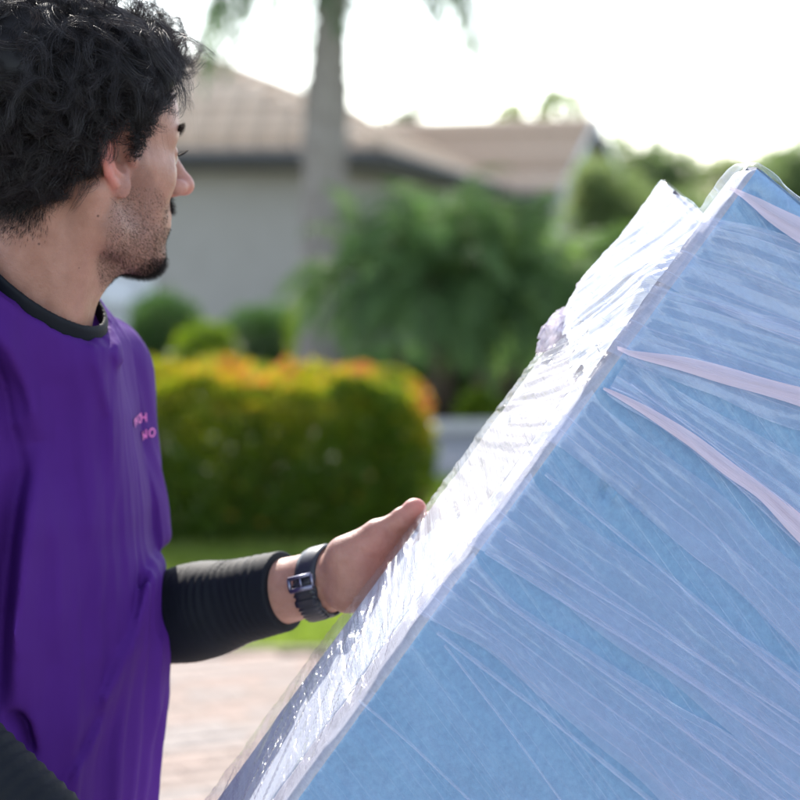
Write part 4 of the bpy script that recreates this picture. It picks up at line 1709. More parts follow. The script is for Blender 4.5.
# trousers and shoes, out of frame but under him
def legs(p):
    hz = 0.88
    d = np.full(len(p), 9.0)
    for s in (-1, 1):
        hp = np.array([TC[0], TC[1], hz]) + TL * 0.085 * s
        kn = np.array([TC[0], TC[1], 0.48]) + TL * 0.115 * s + TF * (0.06 * s + 0.02)
        an = np.array([TC[0], TC[1], 0.10]) + TL * 0.13 * s + TF * (0.10 * s - 0.02)
        d = smin(d, smin(cap(p, hp, kn, 0.088, 0.064), cap(p, kn, an, 0.064, 0.055), 0.03), 0.02)
    d = smin(d, ell(p, np.array([TC[0], TC[1], 0.88]), (0.13, 0.13, 0.11)), 0.05)
    d = d - 0.003 * vnoise(p[:, 0] * 12, p[:, 1] * 12, p[:, 2] * 14)
    return smax(d, 0.075 - p[:, 2], 0.004).astype(np.float32)


def shoe_f(sd):
    an = np.array([TC[0], TC[1], 0.0]) + TL * 0.13 * sd + TF * (0.10 * sd - 0.02)

    def f(p):
        d = smin(cap(p, an + np.array([0, 0, 0.045]) - TF * 0.03, an + TF * 0.15 + np.array([0, 0, 0.03]), 0.045, 0.036), cap(p, an + np.array([0, 0, 0.05]), an + np.array([0, 0, 0.10]), 0.045, 0.045), 0.03)
        return smax(d, 0.004 - p[:, 2], 0.004).astype(np.float32)
    return f, an


tV, tF = surfnet(legs, (TC[0] - 0.35, TC[1] - 0.35, 0.0), (TC[0] + 0.35, TC[1] + 0.35, 1.02), 0.009)
link_mesh('trousers', tV, tF, plain('dark_trousers', (0.02, 0.022, 0.03), (0.03, 0.032, 0.04), 20, 0.8, 0.3), person, True)
M_SHOE = plain('shoe_leather', (0.02, 0.02, 0.02), (0.03, 0.03, 0.03), 30, 0.5, 0.2)
for sd in (-1, 1):
    f_, an_ = shoe_f(sd)
    hV, hF = surfnet(f_, (an_[0] - 0.24, an_[1] - 0.24, -0.05), (an_[0] + 0.24, an_[1] + 0.24, 0.2), 0.008)
    link_mesh('shoe', hV, hF, M_SHOE, person, True)

# ------------------------------------------------------------------ watch
WC = ELL + ARM_D * float(np.linalg.norm(WRL - ELL)) * 1.000
watch = empty('wristwatch', WC)
tag(watch, 'black strap watch with a grey metal buckle round the wrist', 'wristwatch')
wu = unit(np.cross(ARM_D, np.array([0, 1.0, 0])))       # up around the wrist
if wu[2] < 0:
    wu = -wu
wv = np.cross(ARM_D, wu)
if wv[1] > 0:
    wv = -wv                                       # towards the camera
M_STRAP = plain('watch_strap', (0.018, 0.020, 0.030), (0.026, 0.028, 0.040), 60, 0.38, 0.2, 0.0004)
M_STEEL = plain('brushed_metal', (0.22, 0.22, 0.30), (0.28, 0.28, 0.36), 200, 0.45, 0.1, 0.0003, metallic=1.0)
M_GLASS = plain('watch_glass', (0.01, 0.01, 0.012), (0.012, 0.012, 0.015), 20, 0.05, 0)


def wr_rad(th, off, tilt=0.0):
    dirs_ = np.outer(np.cos(th), wv) + np.outer(np.sin(th), wu)
    c = WC + ARM_D * off
    return dirs_, project_out(body, np.repeat(c[None], len(th), 0), dirs_, 0.06)


def strap(name, th0, th1, w0, w1, lift, mat, parent, n=70, thick=0.0022, tilt=0.10, edge=0.0, holes=()):
    th = np.linspace(th0, th1, n)
    ws = np.linspace(w0, w1, n) * (1 + edge * np.sin(np.linspace(0, 60, n)))
    rows = []
    for j, a in enumerate(np.linspace(-0.5, 0.5, 6)):
        dirs_, r = wr_rad(th, 0.0)
        for lay in (0, 1):
            rr_ = r + lift + lay * thick * (1 - 0.5 * (abs(a) > 0.45))
            c = WC + dirs_ * rr_[:, None] + ARM_D * (ws * a)[:, None] + ARM_D * (tilt * np.sin(th) * 0.05)[:, None]
            rows.append(c)
    top_ = rows[1::2]; bot = rows[0::2]
    loop = top_ + bot[::-1]
    m_ = len(loop)
    V = np.concatenate(loop)
    i = np.arange(m_ * n).reshape(m_, n)
    j = np.roll(i, -1, 0)
    Q = np.stack([i[:, :-1].ravel(), i[:, 1:].ravel(), j[:, 1:].ravel(), j[:, :-1].ravel()], 1)
    return link_mesh(name, V, Q, mat, parent, False)


strap('strap', R(18), R(200), 0.023, 0.025, 0.0012, M_STRAP, watch)
strap('strap', R(-175), R(26), 0.025, 0.0235, 0.0016, M_STRAP, watch, edge=0.05)
strap('strap_tip', R(-60), R(16), 0.0225, 0.0225, 0.0042, M_STRAP, watch, edge=0.09)
strap('keeper', R(-18), R(-9), 0.023, 0.023, 0.0068, M_STRAP, watch, n=12, thick=0.0016)


def buckle():
    mb = MB()
    pts = []
    for a, o_ in ((R(7), -0.0125), (R(7), 0.0125), (R(24), 0.0125), (R(24), -0.0125), (R(7), -0.0125)):
        dirs_, r = wr_rad(np.array([a]), 0.0)
        pts.append(WC + dirs_[0] * (r[0] + 0.0072) + ARM_D * o_)
    for a, b in zip(pts[:-1], pts[1:]):
        mb.tube([a, (np.array(a) + b) / 2, b], 0.0019, 8)
    mb.tube([pts[0], pts[1]], 0.0024, 8)
    c = [(pts[0] + pts[1]) / 2, (pts[2] + pts[3]) / 2]
    mb.tube([c[0], c[1]], 0.0014, 8)
    return mb.build('buckle', M_STEEL, watch, True)


buckle()
dirs_, r = wr_rad(np.array([R(180)]), 0)
cc = WC + dirs_[0] * (r[0] + 0.0035)
mb = MB(); mb.tube([cc, cc + dirs_[0] * 0.0085, cc + dirs_[0] * 0.0100], [0.0195, 0.0195, 0.0175], 32)
case = mb.build('watch_case', M_STEEL, watch, False)
mb = MB(); mb.tube([cc + dirs_[0] * 0.0101, cc + dirs_[0] * 0.0112], [0.0165, 0.0160], 32)
mb.build('watch_glass', M_GLASS, case, False)
# ------------------------------------------------------------------ ground
g = link_mesh('ground', [[-400, -60, 0], [400, -60, 0], [400, 700, 0], [-400, 700, 0]], np.array([[0, 1, 2, 3]]),
              plain('soil_and_turf', (0.05, 0.065, 0.022), (0.075, 0.09, 0.03), 3, 0.95, 0.4, 0.02, spec=0.1), origin=(0, 0, 0))
tag(g, kind='structure')


def slab_box(name, x0, x1, y0, y1, z, mat, kind='structure', parent=None):
    mb = MB(); mb.abox(x0, x1, y0, y1, 0.001, z)
    o = mb.build(name, mat, parent, origin=None if parent is not None else ((x0 + x1) / 2, (y0 + y1) / 2, 0))
    if kind:
        tag(o, kind=kind)
    return o


# the paver drive under his feet
M_PAVE = []
for i, (a, b) in enumerate((((0.29, 0.225, 0.19), (0.35, 0.28, 0.24)), ((0.33, 0.245, 0.205), (0.38, 0.295, 0.25)), ((0.30, 0.255, 0.23), (0.35, 0.305, 0.275)))):
    M_PAVE.append(plain('concrete_paver', a, b, 9, 0.85, 0.5, 0.003, spec=0.2))
DX0, DX1, DY0, DY1 = -4.2, 3.2, -1.2, 7.1
drive = slab_box('driveway', DX0, DX1, DY0, DY1, 0.006, plain('joint_sand', (0.20, 0.17, 0.14), (0.27, 0.23, 0.19), 40, 0.95, 0.4, spec=0.1))


def paver_mesh(mat):
    mb = MB()
    lx, ly, h, c = 0.0975, 0.0475, 0.024, 0.006
    V = [(-lx, -ly, 0), (lx, -ly, 0), (lx, ly, 0), (-lx, ly, 0), (-lx, -ly, h - c), (lx, -ly, h - c), (lx, ly, h - c), (-lx, ly, h - c),
         (-lx + c, -ly + c, h), (lx - c, -ly + c, h), (lx - c, ly - c, h), (-lx + c, ly - c, h)]
    Q = [(0, 1, 5, 4), (1, 2, 6, 5), (2, 3, 7, 6), (3, 0, 4, 7), (4, 5, 9, 8), (5, 6, 10, 9), (6, 7, 11, 10), (7, 4, 8, 11), (8, 9, 10, 11)]
    me = fast_mesh('paver', V, np.array(Q))
    me.materials.append(mat)
    return me, np.array(V), np.array(Q)


PM = [paver_mesh(m) for m in M_PAVE]
cells = []
rot = R(24)
ca, sa = math.cos(rot), math.sin(rot)
for j in range(-110, 130):
    for i in range(-60, 60):
        # running bond, turned against the dirt edge
        u, v = (i + (0.5 if j % 2 else 0)) * 0.2, j * 0.1
        x, y = ca * u - sa * v - 0.5, sa * u + ca * v + 3.5
        if DX0 + 0.1 < x < DX1 - 0.1 and DY0 + 0.1 < y < DY1 - 0.1:
            cells.append((x, y))
cells = np.array(cells)
# those the picture shows: between the man and the load
dd = np.hypot((cells[:, 0] + 0.50) * 1.6, (cells[:, 1] - 6.1))
orderp = np.argsort(dd)
rest = [MB(), MB(), MB()]
for n_, k in enumerate(orderp):
    x, y = cells[k]
    mi = RNG.integers(0, 3)
    dz = float(RNG.normal(0, 0.0012)) + 0.0
    rz = rot + float(RNG.normal(0, 0.008))
    if n_ < 298:
        o = bpy.data.objects.new('paver', PM[mi][0])
        scene.collection.objects.link(o)
        o.parent = drive
        wl = wloc(drive)
        o.location = (x - wl[0], y - wl[1], 0.007 + dz)
        o.rotation_euler = (0, 0, rz)
    else:
        V = PM[mi][1]
        c2, s2 = math.cos(rz), math.sin(rz)
        W_ = np.stack([V[:, 0] * c2 - V[:, 1] * s2 + x, V[:, 0] * s2 + V[:, 1] * c2 + y, V[:, 2] + 0.007 + dz], 1)
        rest[mi].add(W_, PM[mi][2].tolist())
for r_, m_ in zip(rest, M_PAVE):
    o = r_.build('paver_field', m_, drive); tag(o, kind='stuff')
# low strip for the brown dirt edge between pavers and lawn
kb = MB(); kb.abox(DX0, DX1, DY1, DY1 + 0.05, 0.001, 0.030)
kb.build('dirt_edging', plain('edge_dirt', (0.20, 0.16, 0.12), (0.27, 0.22, 0.17), 12, 0.9, 0.4), drive)

# the street beyond the hedge
slab_box('street', -30, 30, 12.6, 15.2, 0.02, plain('street_surface', (0.20, 0.20, 0.21), (0.27, 0.27, 0.28), 14, 0.9, 0.4, spec=0.3))
slab_box('kerb', -30, 30, 15.2, 15.35, 0.12, plain('kerb_stone', (0.42, 0.41, 0.39), (0.50, 0.49, 0.47), 10, 0.9, 0.3))
slab_box('mulch_bed', -30, 30, 15.36, 22, 0.04, plain('mulch', (0.018, 0.013, 0.010), (0.045, 0.030, 0.022), 30, 0.95, 0.6, 0.01, spec=0.1))

# ------------------------------------------------------------------ leaves
def leaf_quads(C, D, Nn, L, W_):
    """kite-shaped folded leaves: centre line from C along D, length L, width W_, face normal about Nn"""
    S = np.cross(D, Nn); S /= np.linalg.norm(S, axis=1, keepdims=True) + 1e-9
    Nn = np.cross(S, D)
    L = np.asarray(L).reshape(-1, 1); W_ = np.asarray(W_).reshape(-1, 1)
    a = C; b = C + D * L * 0.45 + S * W_ * 0.5 + Nn * W_ * 0.12; c = C + D * L - Nn * L * 0.08; d = C + D * L * 0.45 - S * W_ * 0.5 + Nn * W_ * 0.12
    V = np.stack([a, b, c, d], 1).reshape(-1, 3)
    i = np.arange(len(C)) * 4
    T = np.concatenate([np.stack([i, i + 1, i + 2], 1), np.stack([i, i + 2, i + 3], 1)])
    return V, T


def rdirs(n, rng=RNG):
    d = rng.normal(size=(n, 3)); return d / np.linalg.norm(d, axis=1, keepdims=True)


def leaf_object(name, C, D, L, W_, tone, mat, parent):
    V, T = leaf_quads(C, D, rdirs(len(C)) + np.array([0, 0, 0.8]), L, W_)
    o = link_mesh(name, V, T, mat, parent, False)
    face_attr(o, 'tone', np.concatenate([tone, tone]))
    return o


M_BARK = plain('bark', (0.10, 0.075, 0.055), (0.17, 0.135, 0.105), 20, 0.95, 0.7, 0.01, spec=0.1)
M_HEDGE = leaf_mat('hedge_leaf', [(0.0, (0.045, 0.085, 0.016)), (0.42, (0.095, 0.16, 0.022)), (0.58, (0.20, 0.23, 0.025)), (0.74, (0.36, 0.34, 0.04)), (0.88, (0.50, 0.19, 0.06)), (1.0, (0.50, 0.13, 0.09))], 0.42, 0.30)
M_GREEN = leaf_mat('green_leaf', [(0.0, (0.035, 0.085, 0.025)), (0.5, (0.075, 0.150, 0.040)), (1.0, (0.15, 0.22, 0.055))], 0.45, 0.35)
M_FEATHER = leaf_mat('feathery_leaf', [(0.0, (0.075, 0.15, 0.05)), (0.5, (0.135, 0.235, 0.08)), (1.0, (0.23, 0.33, 0.10))], 0.52, 0.5)
M_LIME = leaf_mat('lime_leaf', [(0.0, (0.10, 0.17, 0.02)), (0.5, (0.20, 0.29, 0.03)), (1.0, (0.36, 0.38, 0.05))], 0.45, 0.35)
M_FARTREE = leaf_mat('far_leaf', [(0.0, (0.12, 0.18, 0.08)), (0.5, (0.19, 0.25, 0.10)), (1.0, (0.28, 0.33, 0.13))], 0.58, 0.5)  # leaf colours paled to stand in for distance haze


def shrub(label, cat, cx, cy, rx, ry, h, n, mat, group=None, leaf=(0.035, 0.06), name='shrub', boxy=2.0, tone_fn=None, z0=0.0, stems=7):
    root = empty(name, (cx, cy, z0))
    tag(root, label, cat, group)
    u = rdirs(n)
    e = 2.0 / boxy
    s = np.sign(u) * np.abs(u) ** e
    s /= np.abs(np.linalg.norm(s, ord=boxy * 2, axis=1, keepdims=True)) if boxy > 2 else 1
    rr_ = RNG.random((n, 1)) ** 0.28
    q = s * rr_
    lump = 1 + 0.16 * fbm(u[:, 0] * 3 + cx, u[:, 1] * 3 + cy, u[:, 2] * 3, 3)[:, None] * 2
    q = q * lump
    P = np.stack([cx + q[:, 0] * rx, cy + q[:, 1] * ry, z0 + h * 0.52 + q[:, 2] * h * 0.5], 1)
    keep = P[:, 2] > z0 + 0.03
    P, u, q = P[keep], u[keep], q[keep]
    D = u * 0.6 + rdirs(len(P)) * 0.7 + np.array([0, 0, 0.35]); D /= np.linalg.norm(D, axis=1, keepdims=True)
    L = leaf[0] + (leaf[1] - leaf[0]) * RNG.random(len(P))
    tone = np.clip(0.35 + 0.25 * vnoise(P[:, 0] * 5, P[:, 1] * 5, P[:, 2] * 5) + RNG.normal(0, 0.14, len(P)), 0, 1) if tone_fn is None else tone_fn(P, q)
    leaf_object('foliage', P, D, L, L * 0.5, tone, mat, root)
    for k in range(stems):
        mb = MB()
        a = k / stems * 6.28 + 0.3
        p0 = np.array([cx + math.cos(a) * rx * 0.15, cy + math.sin(a) * ry * 0.15, z0])
        p2 = np.array([cx + math.cos(a) * rx * 0.6, cy + math.sin(a) * ry * 0.6, z0 + h * 0.72])
        mid = (p0 + p2) / 2 + np.array([0, 0, 0.08 * h])
        mb.tube([p0, mid, p2], [0.022 * h + 0.004, 0.016 * h + 0.003, 0.006 * h], 6)
        mb.build('stem', M_BARK, root, True)
    return root


# ------------------------------------------------------------------ clipped hedge with red tips
def hedge():
    x0, x1, y0, y1, h = -2.15, 0.14, 9.62, 10.8, 0.73
    cx, cy = (x0 + x1) / 2, (y0 + y1) / 2
    root = empty('hedge', (cx, cy, 0))
    tag(root, 'clipped hedge in full sun, green with yellow and red new tips, at the lawn edge', 'hedge')
    n = 62000
    q = RNG.uniform(-1, 1, (n, 3))
    # push most leaves towards the skin of the hedge
    ax = RNG.integers(0, 3, n)
    f = RNG.random(n) < 0.75
    for k in range(3):
        m = f & (ax == k)
        q[m, k] = np.sign(q[m, k]) * (1 - np.abs(RNG.normal(0, 0.07, m.sum())))
    # rounded shoulders
    nr = (np.abs(q) ** 4.2).sum(1) ** (1 / 4.2)
    q = q / np.maximum(nr, 1.0)[:, None]
    P = np.stack([cx + q[:, 0] * (x1 - x0) / 2, cy + q[:, 1] * (y1 - y0) / 2, 0.03 + h * 0.5 + q[:, 2] * h * 0.5], 1)
    P += 0.035 * np.stack([vnoise(P[:, 0] * 5, P[:, 1] * 5, P[:, 2] * 5 + k * 9) for k in range(3)], 1)
    top_ = np.clip((P[:, 2] + 0.10 * vnoise(P[:, 0] * 5, P[:, 1] * 5, P[:, 2] * 4) - h * 0.50) / (h * 0.42), 0, 1)
    P[:, 2] += top_ * (0.05 * vnoise(P[:, 0] * 4, P[:, 1] * 4) + 0.05 * np.abs(vnoise(P[:, 0] * 16, P[:, 1] * 16)) + 0.03)
    D = q * 0.5 + rdirs(n) * 0.6 + np.array([0, 0, 0.5]); D /= np.linalg.norm(D, axis=1, keepdims=True)
    L = 0.035 + 0.03 * RNG.random(n)
    skin_ = np.clip((np.abs(q).max(1) - 0.80) / 0.15, 0, 1)
    young = top_ * 0.30 + np.clip((P[:, 0] - (x1 - 0.28)) / 0.25, 0, 1) * 0.22 * np.clip(P[:, 2] / h * 1.6 - 0.2, 0, 1)
    redp = np.clip(fbm(P[:, 0] * 7 + 3, P[:, 1] * 7, P[:, 2] * 7, 2) * 3.0 + 0.1, 0, 1)
    tone = 0.36 + young * skin_ + 0.34 * redp * (top_ ** 2) * np.clip((P[:, 0] - x0) / (x1 - x0) * 1.6 - 0.25, 0.15, 1) * skin_ * np.clip((P[:, 2] - 0.60) / 0.10, 0, 1) + 0.10 * vnoise(P[:, 0] * 7, P[:, 1] * 7, P[:, 2] * 7) + RNG.normal(0, 0.075, n)
    few = RNG.random(n) < 0.012
    tone[few] = 0.8
    leaf_object('foliage', P, D, L, L * 0.52, np.clip(tone, 0, 1), M_HEDGE, root)
    # twiggy stems
    for k in range(16):
        x = x0 + 0.12 + (x1 - x0 - 0.24) * k / 15
        for s in (-1, 1):
            y = cy + s * 0.22 + RNG.normal(0, 0.03)
            p0 = np.array([x, y, 0]); p2 = p0 + np.array([RNG.normal(0, 0.08), s * 0.14, h * 0.8])
            mb = MB()
            mb.tube([p0, (p0 + p2) / 2 + np.array([RNG.normal(0, 0.03), 0, 0]), p2], [0.014, 0.010, 0.004], 5)
            mb.build('stem', M_BARK, root, True)


hedge()

# ------------------------------------------------------------------ lawn blades
def lawn():
    n = 70000
    x = RNG.uniform(-2.6, 2.6, n); y = RNG.uniform(7.25, 12.4, n)
    C = np.stack([x, y, np.zeros(n) + 0.002], 1)
    D = rdirs(n) * 0.5 + np.array([0, 0, 1.0]); D /= np.linalg.norm(D, axis=1, keepdims=True)
    L = 0.035 + 0.035 * RNG.random(n)
    tone = np.clip(0.5 + 0.3 * vnoise(x * 2, y * 2) + RNG.normal(0, 0.15, n), 0, 1)
    V, T = leaf_quads(C, D, rdirs(n), L, 0.007 + 0 * L)
    o = link_mesh('lawn_grass', V, T, leaf_mat('grass_blade', [(0, (0.13, 0.19, 0.035)), (0.5, (0.20, 0.27, 0.05)), (1, (0.30, 0.34, 0.08))], 0.5, 0.45), None, False, origin=(0, 9.8, 0))
    face_attr(o, 'tone', np.concatenate([tone, tone]))
    tag(o, 'short bright green lawn grass between the paver drive and the street', 'grass', kind='stuff')
    s = link_mesh('lawn', [[-12, 7.205, 0.004], [12, 7.205, 0.004], [12, 12.58, 0.004], [-12, 12.58, 0.004]], np.array([[0, 1, 2, 3]]),
                  plain('lawn_turf', (0.13, 0.20, 0.028), (0.20, 0.27, 0.04), 6, 0.95, 0.5, 0.02, spec=0.1), origin=(0, 9.8, 0))
    tag(s, kind='structure')


lawn()

# ------------------------------------------------------------------ mop-headed feathery palm shrub
def fronds(n, centre, length, rng, droop=1.0, up=0.5, nl=26, lw=0.012, ll=0.22, elev=(-0.15, 1.3), zsq=1.0, seg=9, azs=None):
    Vs, Ts, tones = [], [], []
    off = 0
    rach = MB()
    for k in range(n):
        az = rng.random() * 6.283 if azs is None else azs[k % len(azs)]
        el = rng.uniform(*elev)
        d = np.array([math.cos(az) * math.cos(el), math.sin(az) * math.cos(el), math.sin(el)])
        L = length * rng.uniform(0.75, 1.08)
        pts = [np.array(centre) + d * 0.04]
        dd = d.copy()
        for i in range(seg):
            pts.append(pts[-1] + dd * L / seg)
            dd = dd + np.array([0, 0, -0.16 * droop * (1 + i * 0.12)]); dd /= np.linalg.norm(dd)
        pts = np.array(pts)
        rach.tube(pts, np.linspace(0.010, 0.003, len(pts)), 4, False)
        t = np.linspace(0.16, 1.0, nl) * (len(pts) - 1)
        i0 = np.clip(t.astype(int), 0, len(pts) - 2); f = (t - i0)[:, None]
        C = pts[i0] * (1 - f) + pts[i0 + 1] * f
        tan = pts[i0 + 1] - pts[i0]; tan /= np.linalg.norm(tan, axis=1, keepdims=True)
        side = np.cross(tan, np.array([0, 0, 1.0])); side /= np.linalg.norm(side, axis=1, keepdims=True) + 1e-9
        for s in (-1, 1):
            D = side * s * 0.9 + tan * 0.6 + np.array([0, 0, -0.25]) + rng.normal(size=C.shape) * 0.15
            D /= np.linalg.norm(D, axis=1, keepdims=True)
            prof = np.sin(np.linspace(0.35, 2.95, nl)) * ll + 0.02
            V, T = leaf_quads(C, D, np.cross(D, tan) * s + rng.normal(size=C.shape) * 0.3, prof, np.full(nl, lw))
            Vs.append(V); Ts.append(T + off); off += len(V)
            tn = np.clip(rng.normal(0.45, 0.18) + rng.normal(0, 0.08, nl), 0, 1)
            tones.append(np.concatenate([tn, tn]))
    return np.concatenate(Vs), np.concatenate(Ts), np.concatenate(tones), rach


def palm_shrub():
    cx, cy = 0.30, 16.4
    root = empty('palm_shrub', (cx, cy, 0.04))
    tag(root, 'big mop-headed green shrub with fine drooping leaves in front of the house', 'shrub')
    rng = np.random.default_rng(11)
    for k, (dx, dy, z) in enumerate(((0, 0, 1.30), (-0.42, 0.1, 1.08), (0.45, -0.1, 1.05), (0.12, 0.35, 1.2), (-0.1, -0.35, 1.02), (0.72, 0.1, 0.95))):
        V, T, tn, ra = fronds(52, (cx + dx * 1.25, cy + dy, z + 0.05), 0.98, rng, 1.25, nl=24, lw=0.020, ll=0.20, elev=(-0.25, 1.45))
        o = link_mesh('frond_head', V, T, M_FEATHER, root, False)
        face_attr(o, 'tone', tn)
        ra.build('frond_rib', plain('rib_green', (0.05, 0.09, 0.03), (0.08, 0.12, 0.04), 20, 0.6, 0), o, True)
        mb = MB()
        p0 = np.array([cx + dx * 0.6, cy + dy * 0.6, 0.04]); p1 = np.array([cx + dx, cy + dy, z])
        mb.tube([p0, (p0 + p1) / 2 + np.array([0.02 * k, 0, 0]), p1], [0.055, 0.045, 0.05], 9)
        mb.build('trunk', M_BARK, root, True)


palm_shrub()


# ------------------------------------------------------------------ the tall palm
def tall_palm():
    base = aty(318, 240, 18.5)
    bx, by = base[0], 18.5
    root = empty('palm_tree', (bx, by, 0.04))
    tag(root, 'tall palm with a thick grey swollen trunk rising in front of the tiled roof', 'palm tree')
    zs = np.linspace(0.04, 3.94, 54)
    xs = bx + 0.12 * (zs / 3.5) ** 1.5
    rad = np.interp(zs, [0, 0.6, 1.8, 2.2, 2.6, 3.0, 3.3, 3.6], [0.24, 0.20, 0.20, 0.215, 0.215, 0.20, 0.155, 0.17])
    rad = rad * (1 + 0.07 * np.sin(zs * 48)) + 0.010 * RNG.normal(size=len(zs))
    mb = MB(); mb.tube(np.stack([xs, np.full_like(xs, by), zs], 1), rad, 18)
    mb.build('trunk', plain('palm_trunk', (0.27, 0.235, 0.21), (0.38, 0.34, 0.31), 9, 0.95, 0.8, 0.02, spec=0.1), root, True)
    rng = np.random.default_rng(5)
    c = (xs[-1], by, 3.98)
    V, T, tn, ra = fronds(34, c, 2.35, rng, 0.8, nl=34, lw=0.035, ll=0.36, elev=(0.22, 1.3), seg=11)
    V2_, T2, tn2, ra2 = fronds(10, c, 2.0, rng, 1.3, nl=34, lw=0.04, ll=0.34, elev=(0.15, 0.75), seg=11, azs=(0.05, 0.4, -0.45, 3.1, 2.7, 3.55, -0.1, 3.3, 0.2, 2.95))
    o = link_mesh('crown', np.concatenate([V, V2_]), np.concatenate([T, T2 + len(V)]), M_GREEN, root, False)
    face_attr(o, 'tone', np.concatenate([tn, tn2]) * 0.8)
    ra.build('frond_rib', M_BARK, root, True); ra2.build('frond_rib', M_BARK, root, True)


tall_palm()

# ------------------------------------------------------------------ shrubs along the house
GS = 'shrubs planted along the house'
shrub('round dark green shrub by the man\'s shoulder below the grey wall', 'shrub', aty(163, 300, 20)[0], 20.0, 0.42, 0.40, 0.95, 9000, M_GREEN, group=GS)
shrub('small lime green shrub beside the darker round one below the grey wall', 'shrub', aty(205, 300, 19.2)[0], 19.2, 0.34, 0.30, 0.68, 6000, M_LIME, group=GS)
shrub('low dark shrub at the wall foot left of the palm trunk', 'shrub', aty(268, 300, 20.5)[0], 20.5, 0.55, 0.42, 0.82, 9000, M_GREEN, group=GS)
shrub('yellow green bush between the palm trunk and the mop-headed shrub', 'shrub', aty(318, 300, 19.4)[0], 19.4, 0.30, 0.30, 1.12, 5000, M_LIME, group=GS)
shrub('dark undergrowth bush under the right side of the mop-headed shrub', 'shrub', aty(500, 400, 17.8)[0], 17.8, 0.75, 0.5, 0.62, 9000, M_GREEN, group=GS)
shrub('low dark bush under the left side of the mop-headed shrub', 'shrub', aty(400, 400, 17.6)[0], 17.6, 0.62, 0.45, 0.55, 8000, M_GREEN, group=GS)
shrub('small plant, pale yellow for a sunlit leaf glimpse, in the dark bed beside the street', 'shrub', aty(480, 405, 15.9)[0], 15.9, 0.16, 0.14, 0.24, 900, M_LIME, leaf=(0.05, 0.09), z0=0.04)  # pale leaf colour paints a glimpse of sun in the bed

# ------------------------------------------------------------------ the house
def stucco(name, a, b):
    return plain(name, a, b, 5, 0.92, 0.5, 0.004, spec=0.15)


M_WALL = stucco('grey_stucco', (0.40, 0.375, 0.345), (0.44, 0.415, 0.385))
M_CREAM = stucco('cream_stucco', (0.50, 0.48, 0.45), (0.55, 0.53, 0.50))
M_FASCIA = plain('dark_fascia', (0.10, 0.10, 0.108), (0.13, 0.13, 0.138), 8, 0.6, 0.1)
M_TRIM = plain('white_trim', (0.74, 0.75, 0.78), (0.80, 0.81, 0.84), 8, 0.5, 0.1)
M_TILE = [plain('roof_tile_clay', a, b, 7, 0.9, 0.5, 0.006, spec=0.15) for a, b in
          (((0.52, 0.395, 0.295), (0.58, 0.445, 0.34)), ((0.70, 0.56, 0.44), (0.76, 0.615, 0.495)))]
house = empty('house', (-1.5, 30, 0))
tag(house, 'low grey stucco house with a pinkish tiled hip roof and a pale gabled wing', 'house')


def prism(name, pts, z0, z1, mat, parent):
    mb = MB(); n = len(pts)
    V = [(x, y, z0) for x, y in pts] + [(x, y, z1) for x, y in pts]
    mb.add(V, [(i, (i + 1) % n, (i + 1) % n + n, i + n) for i in range(n)])
    return mb.build(name, mat, parent)


def roof_plane(e0, e1, r1, r0, courses, parent, tile_w=0.33):
    """e0-e1 eave, r0-r1 ridge edge; every course of tiles is one lapped strip of separate tile shapes"""
    e0, e1, r0, r1 = [np.asarray(v, float) for v in (e0, e1, r0, r1)]
    nrm = unit(np.cross(e1 - e0, (r0 + r1) / 2 - e0))
    if nrm[2] < 0:
        nrm = -nrm
    for c in range(courses):
        t0, t1 = c / courses, (c + 1.12) / courses
        t1 = min(t1, 1.0)
        a0 = e0 + (r0 - e0) * t0; a1 = e1 + (r1 - e1) * t0
        b0 = e0 + (r0 - e0) * t1; b1 = e1 + (r1 - e1) * t1
        w_ = np.linalg.norm(a1 - a0)
        n = max(1, int(w_ / tile_w))
        mb = MB()
        sh_ = 0.5 if c % 2 else 0.0
        cuts = [0.0] + [(k + sh_) / n for k in range(0 if sh_ else 1, n)] + [1.0]
        cuts = sorted(set([min(1, max(0, q)) for q in cuts]))
        for u0, u1 in zip(cuts[:-1], cuts[1:]):
            g_ = 0.003 / max(w_, 0.1)
            A, Bq = a0 + (a1 - a0) * (u0 + g_), a0 + (a1 - a0) * (u1 - g_)
            Cq, Dq = b0 + (b1 - b0) * (u1 - g_), b0 + (b1 - b0) * (u0 + g_)
            lo = 0.012; hi = 0.085 + RNG.normal(0, 0.0008)
            V = [A + nrm * lo, Bq + nrm * lo, Cq + nrm * 0.002, Dq + nrm * 0.002, A + nrm * hi, Bq + nrm * hi, Cq + nrm * 0.022, Dq + nrm * 0.022]
            m1 = (V[4] + V[5]) / 2 + nrm * 0.006; m2 = (V[6] + V[7]) / 2 + nrm * 0.004
            V += [m1, m2]
            mb.add(V, [(0, 1, 5, 4), (1, 2, 6, 5), (3, 0, 4, 7), (4, 8, 9, 7), (8, 5, 6, 9)], [(4, 5, 8), (6, 7, 9)])
        mb.build('tile_course', M_TILE[int(RNG.integers(0, 2))], parent)


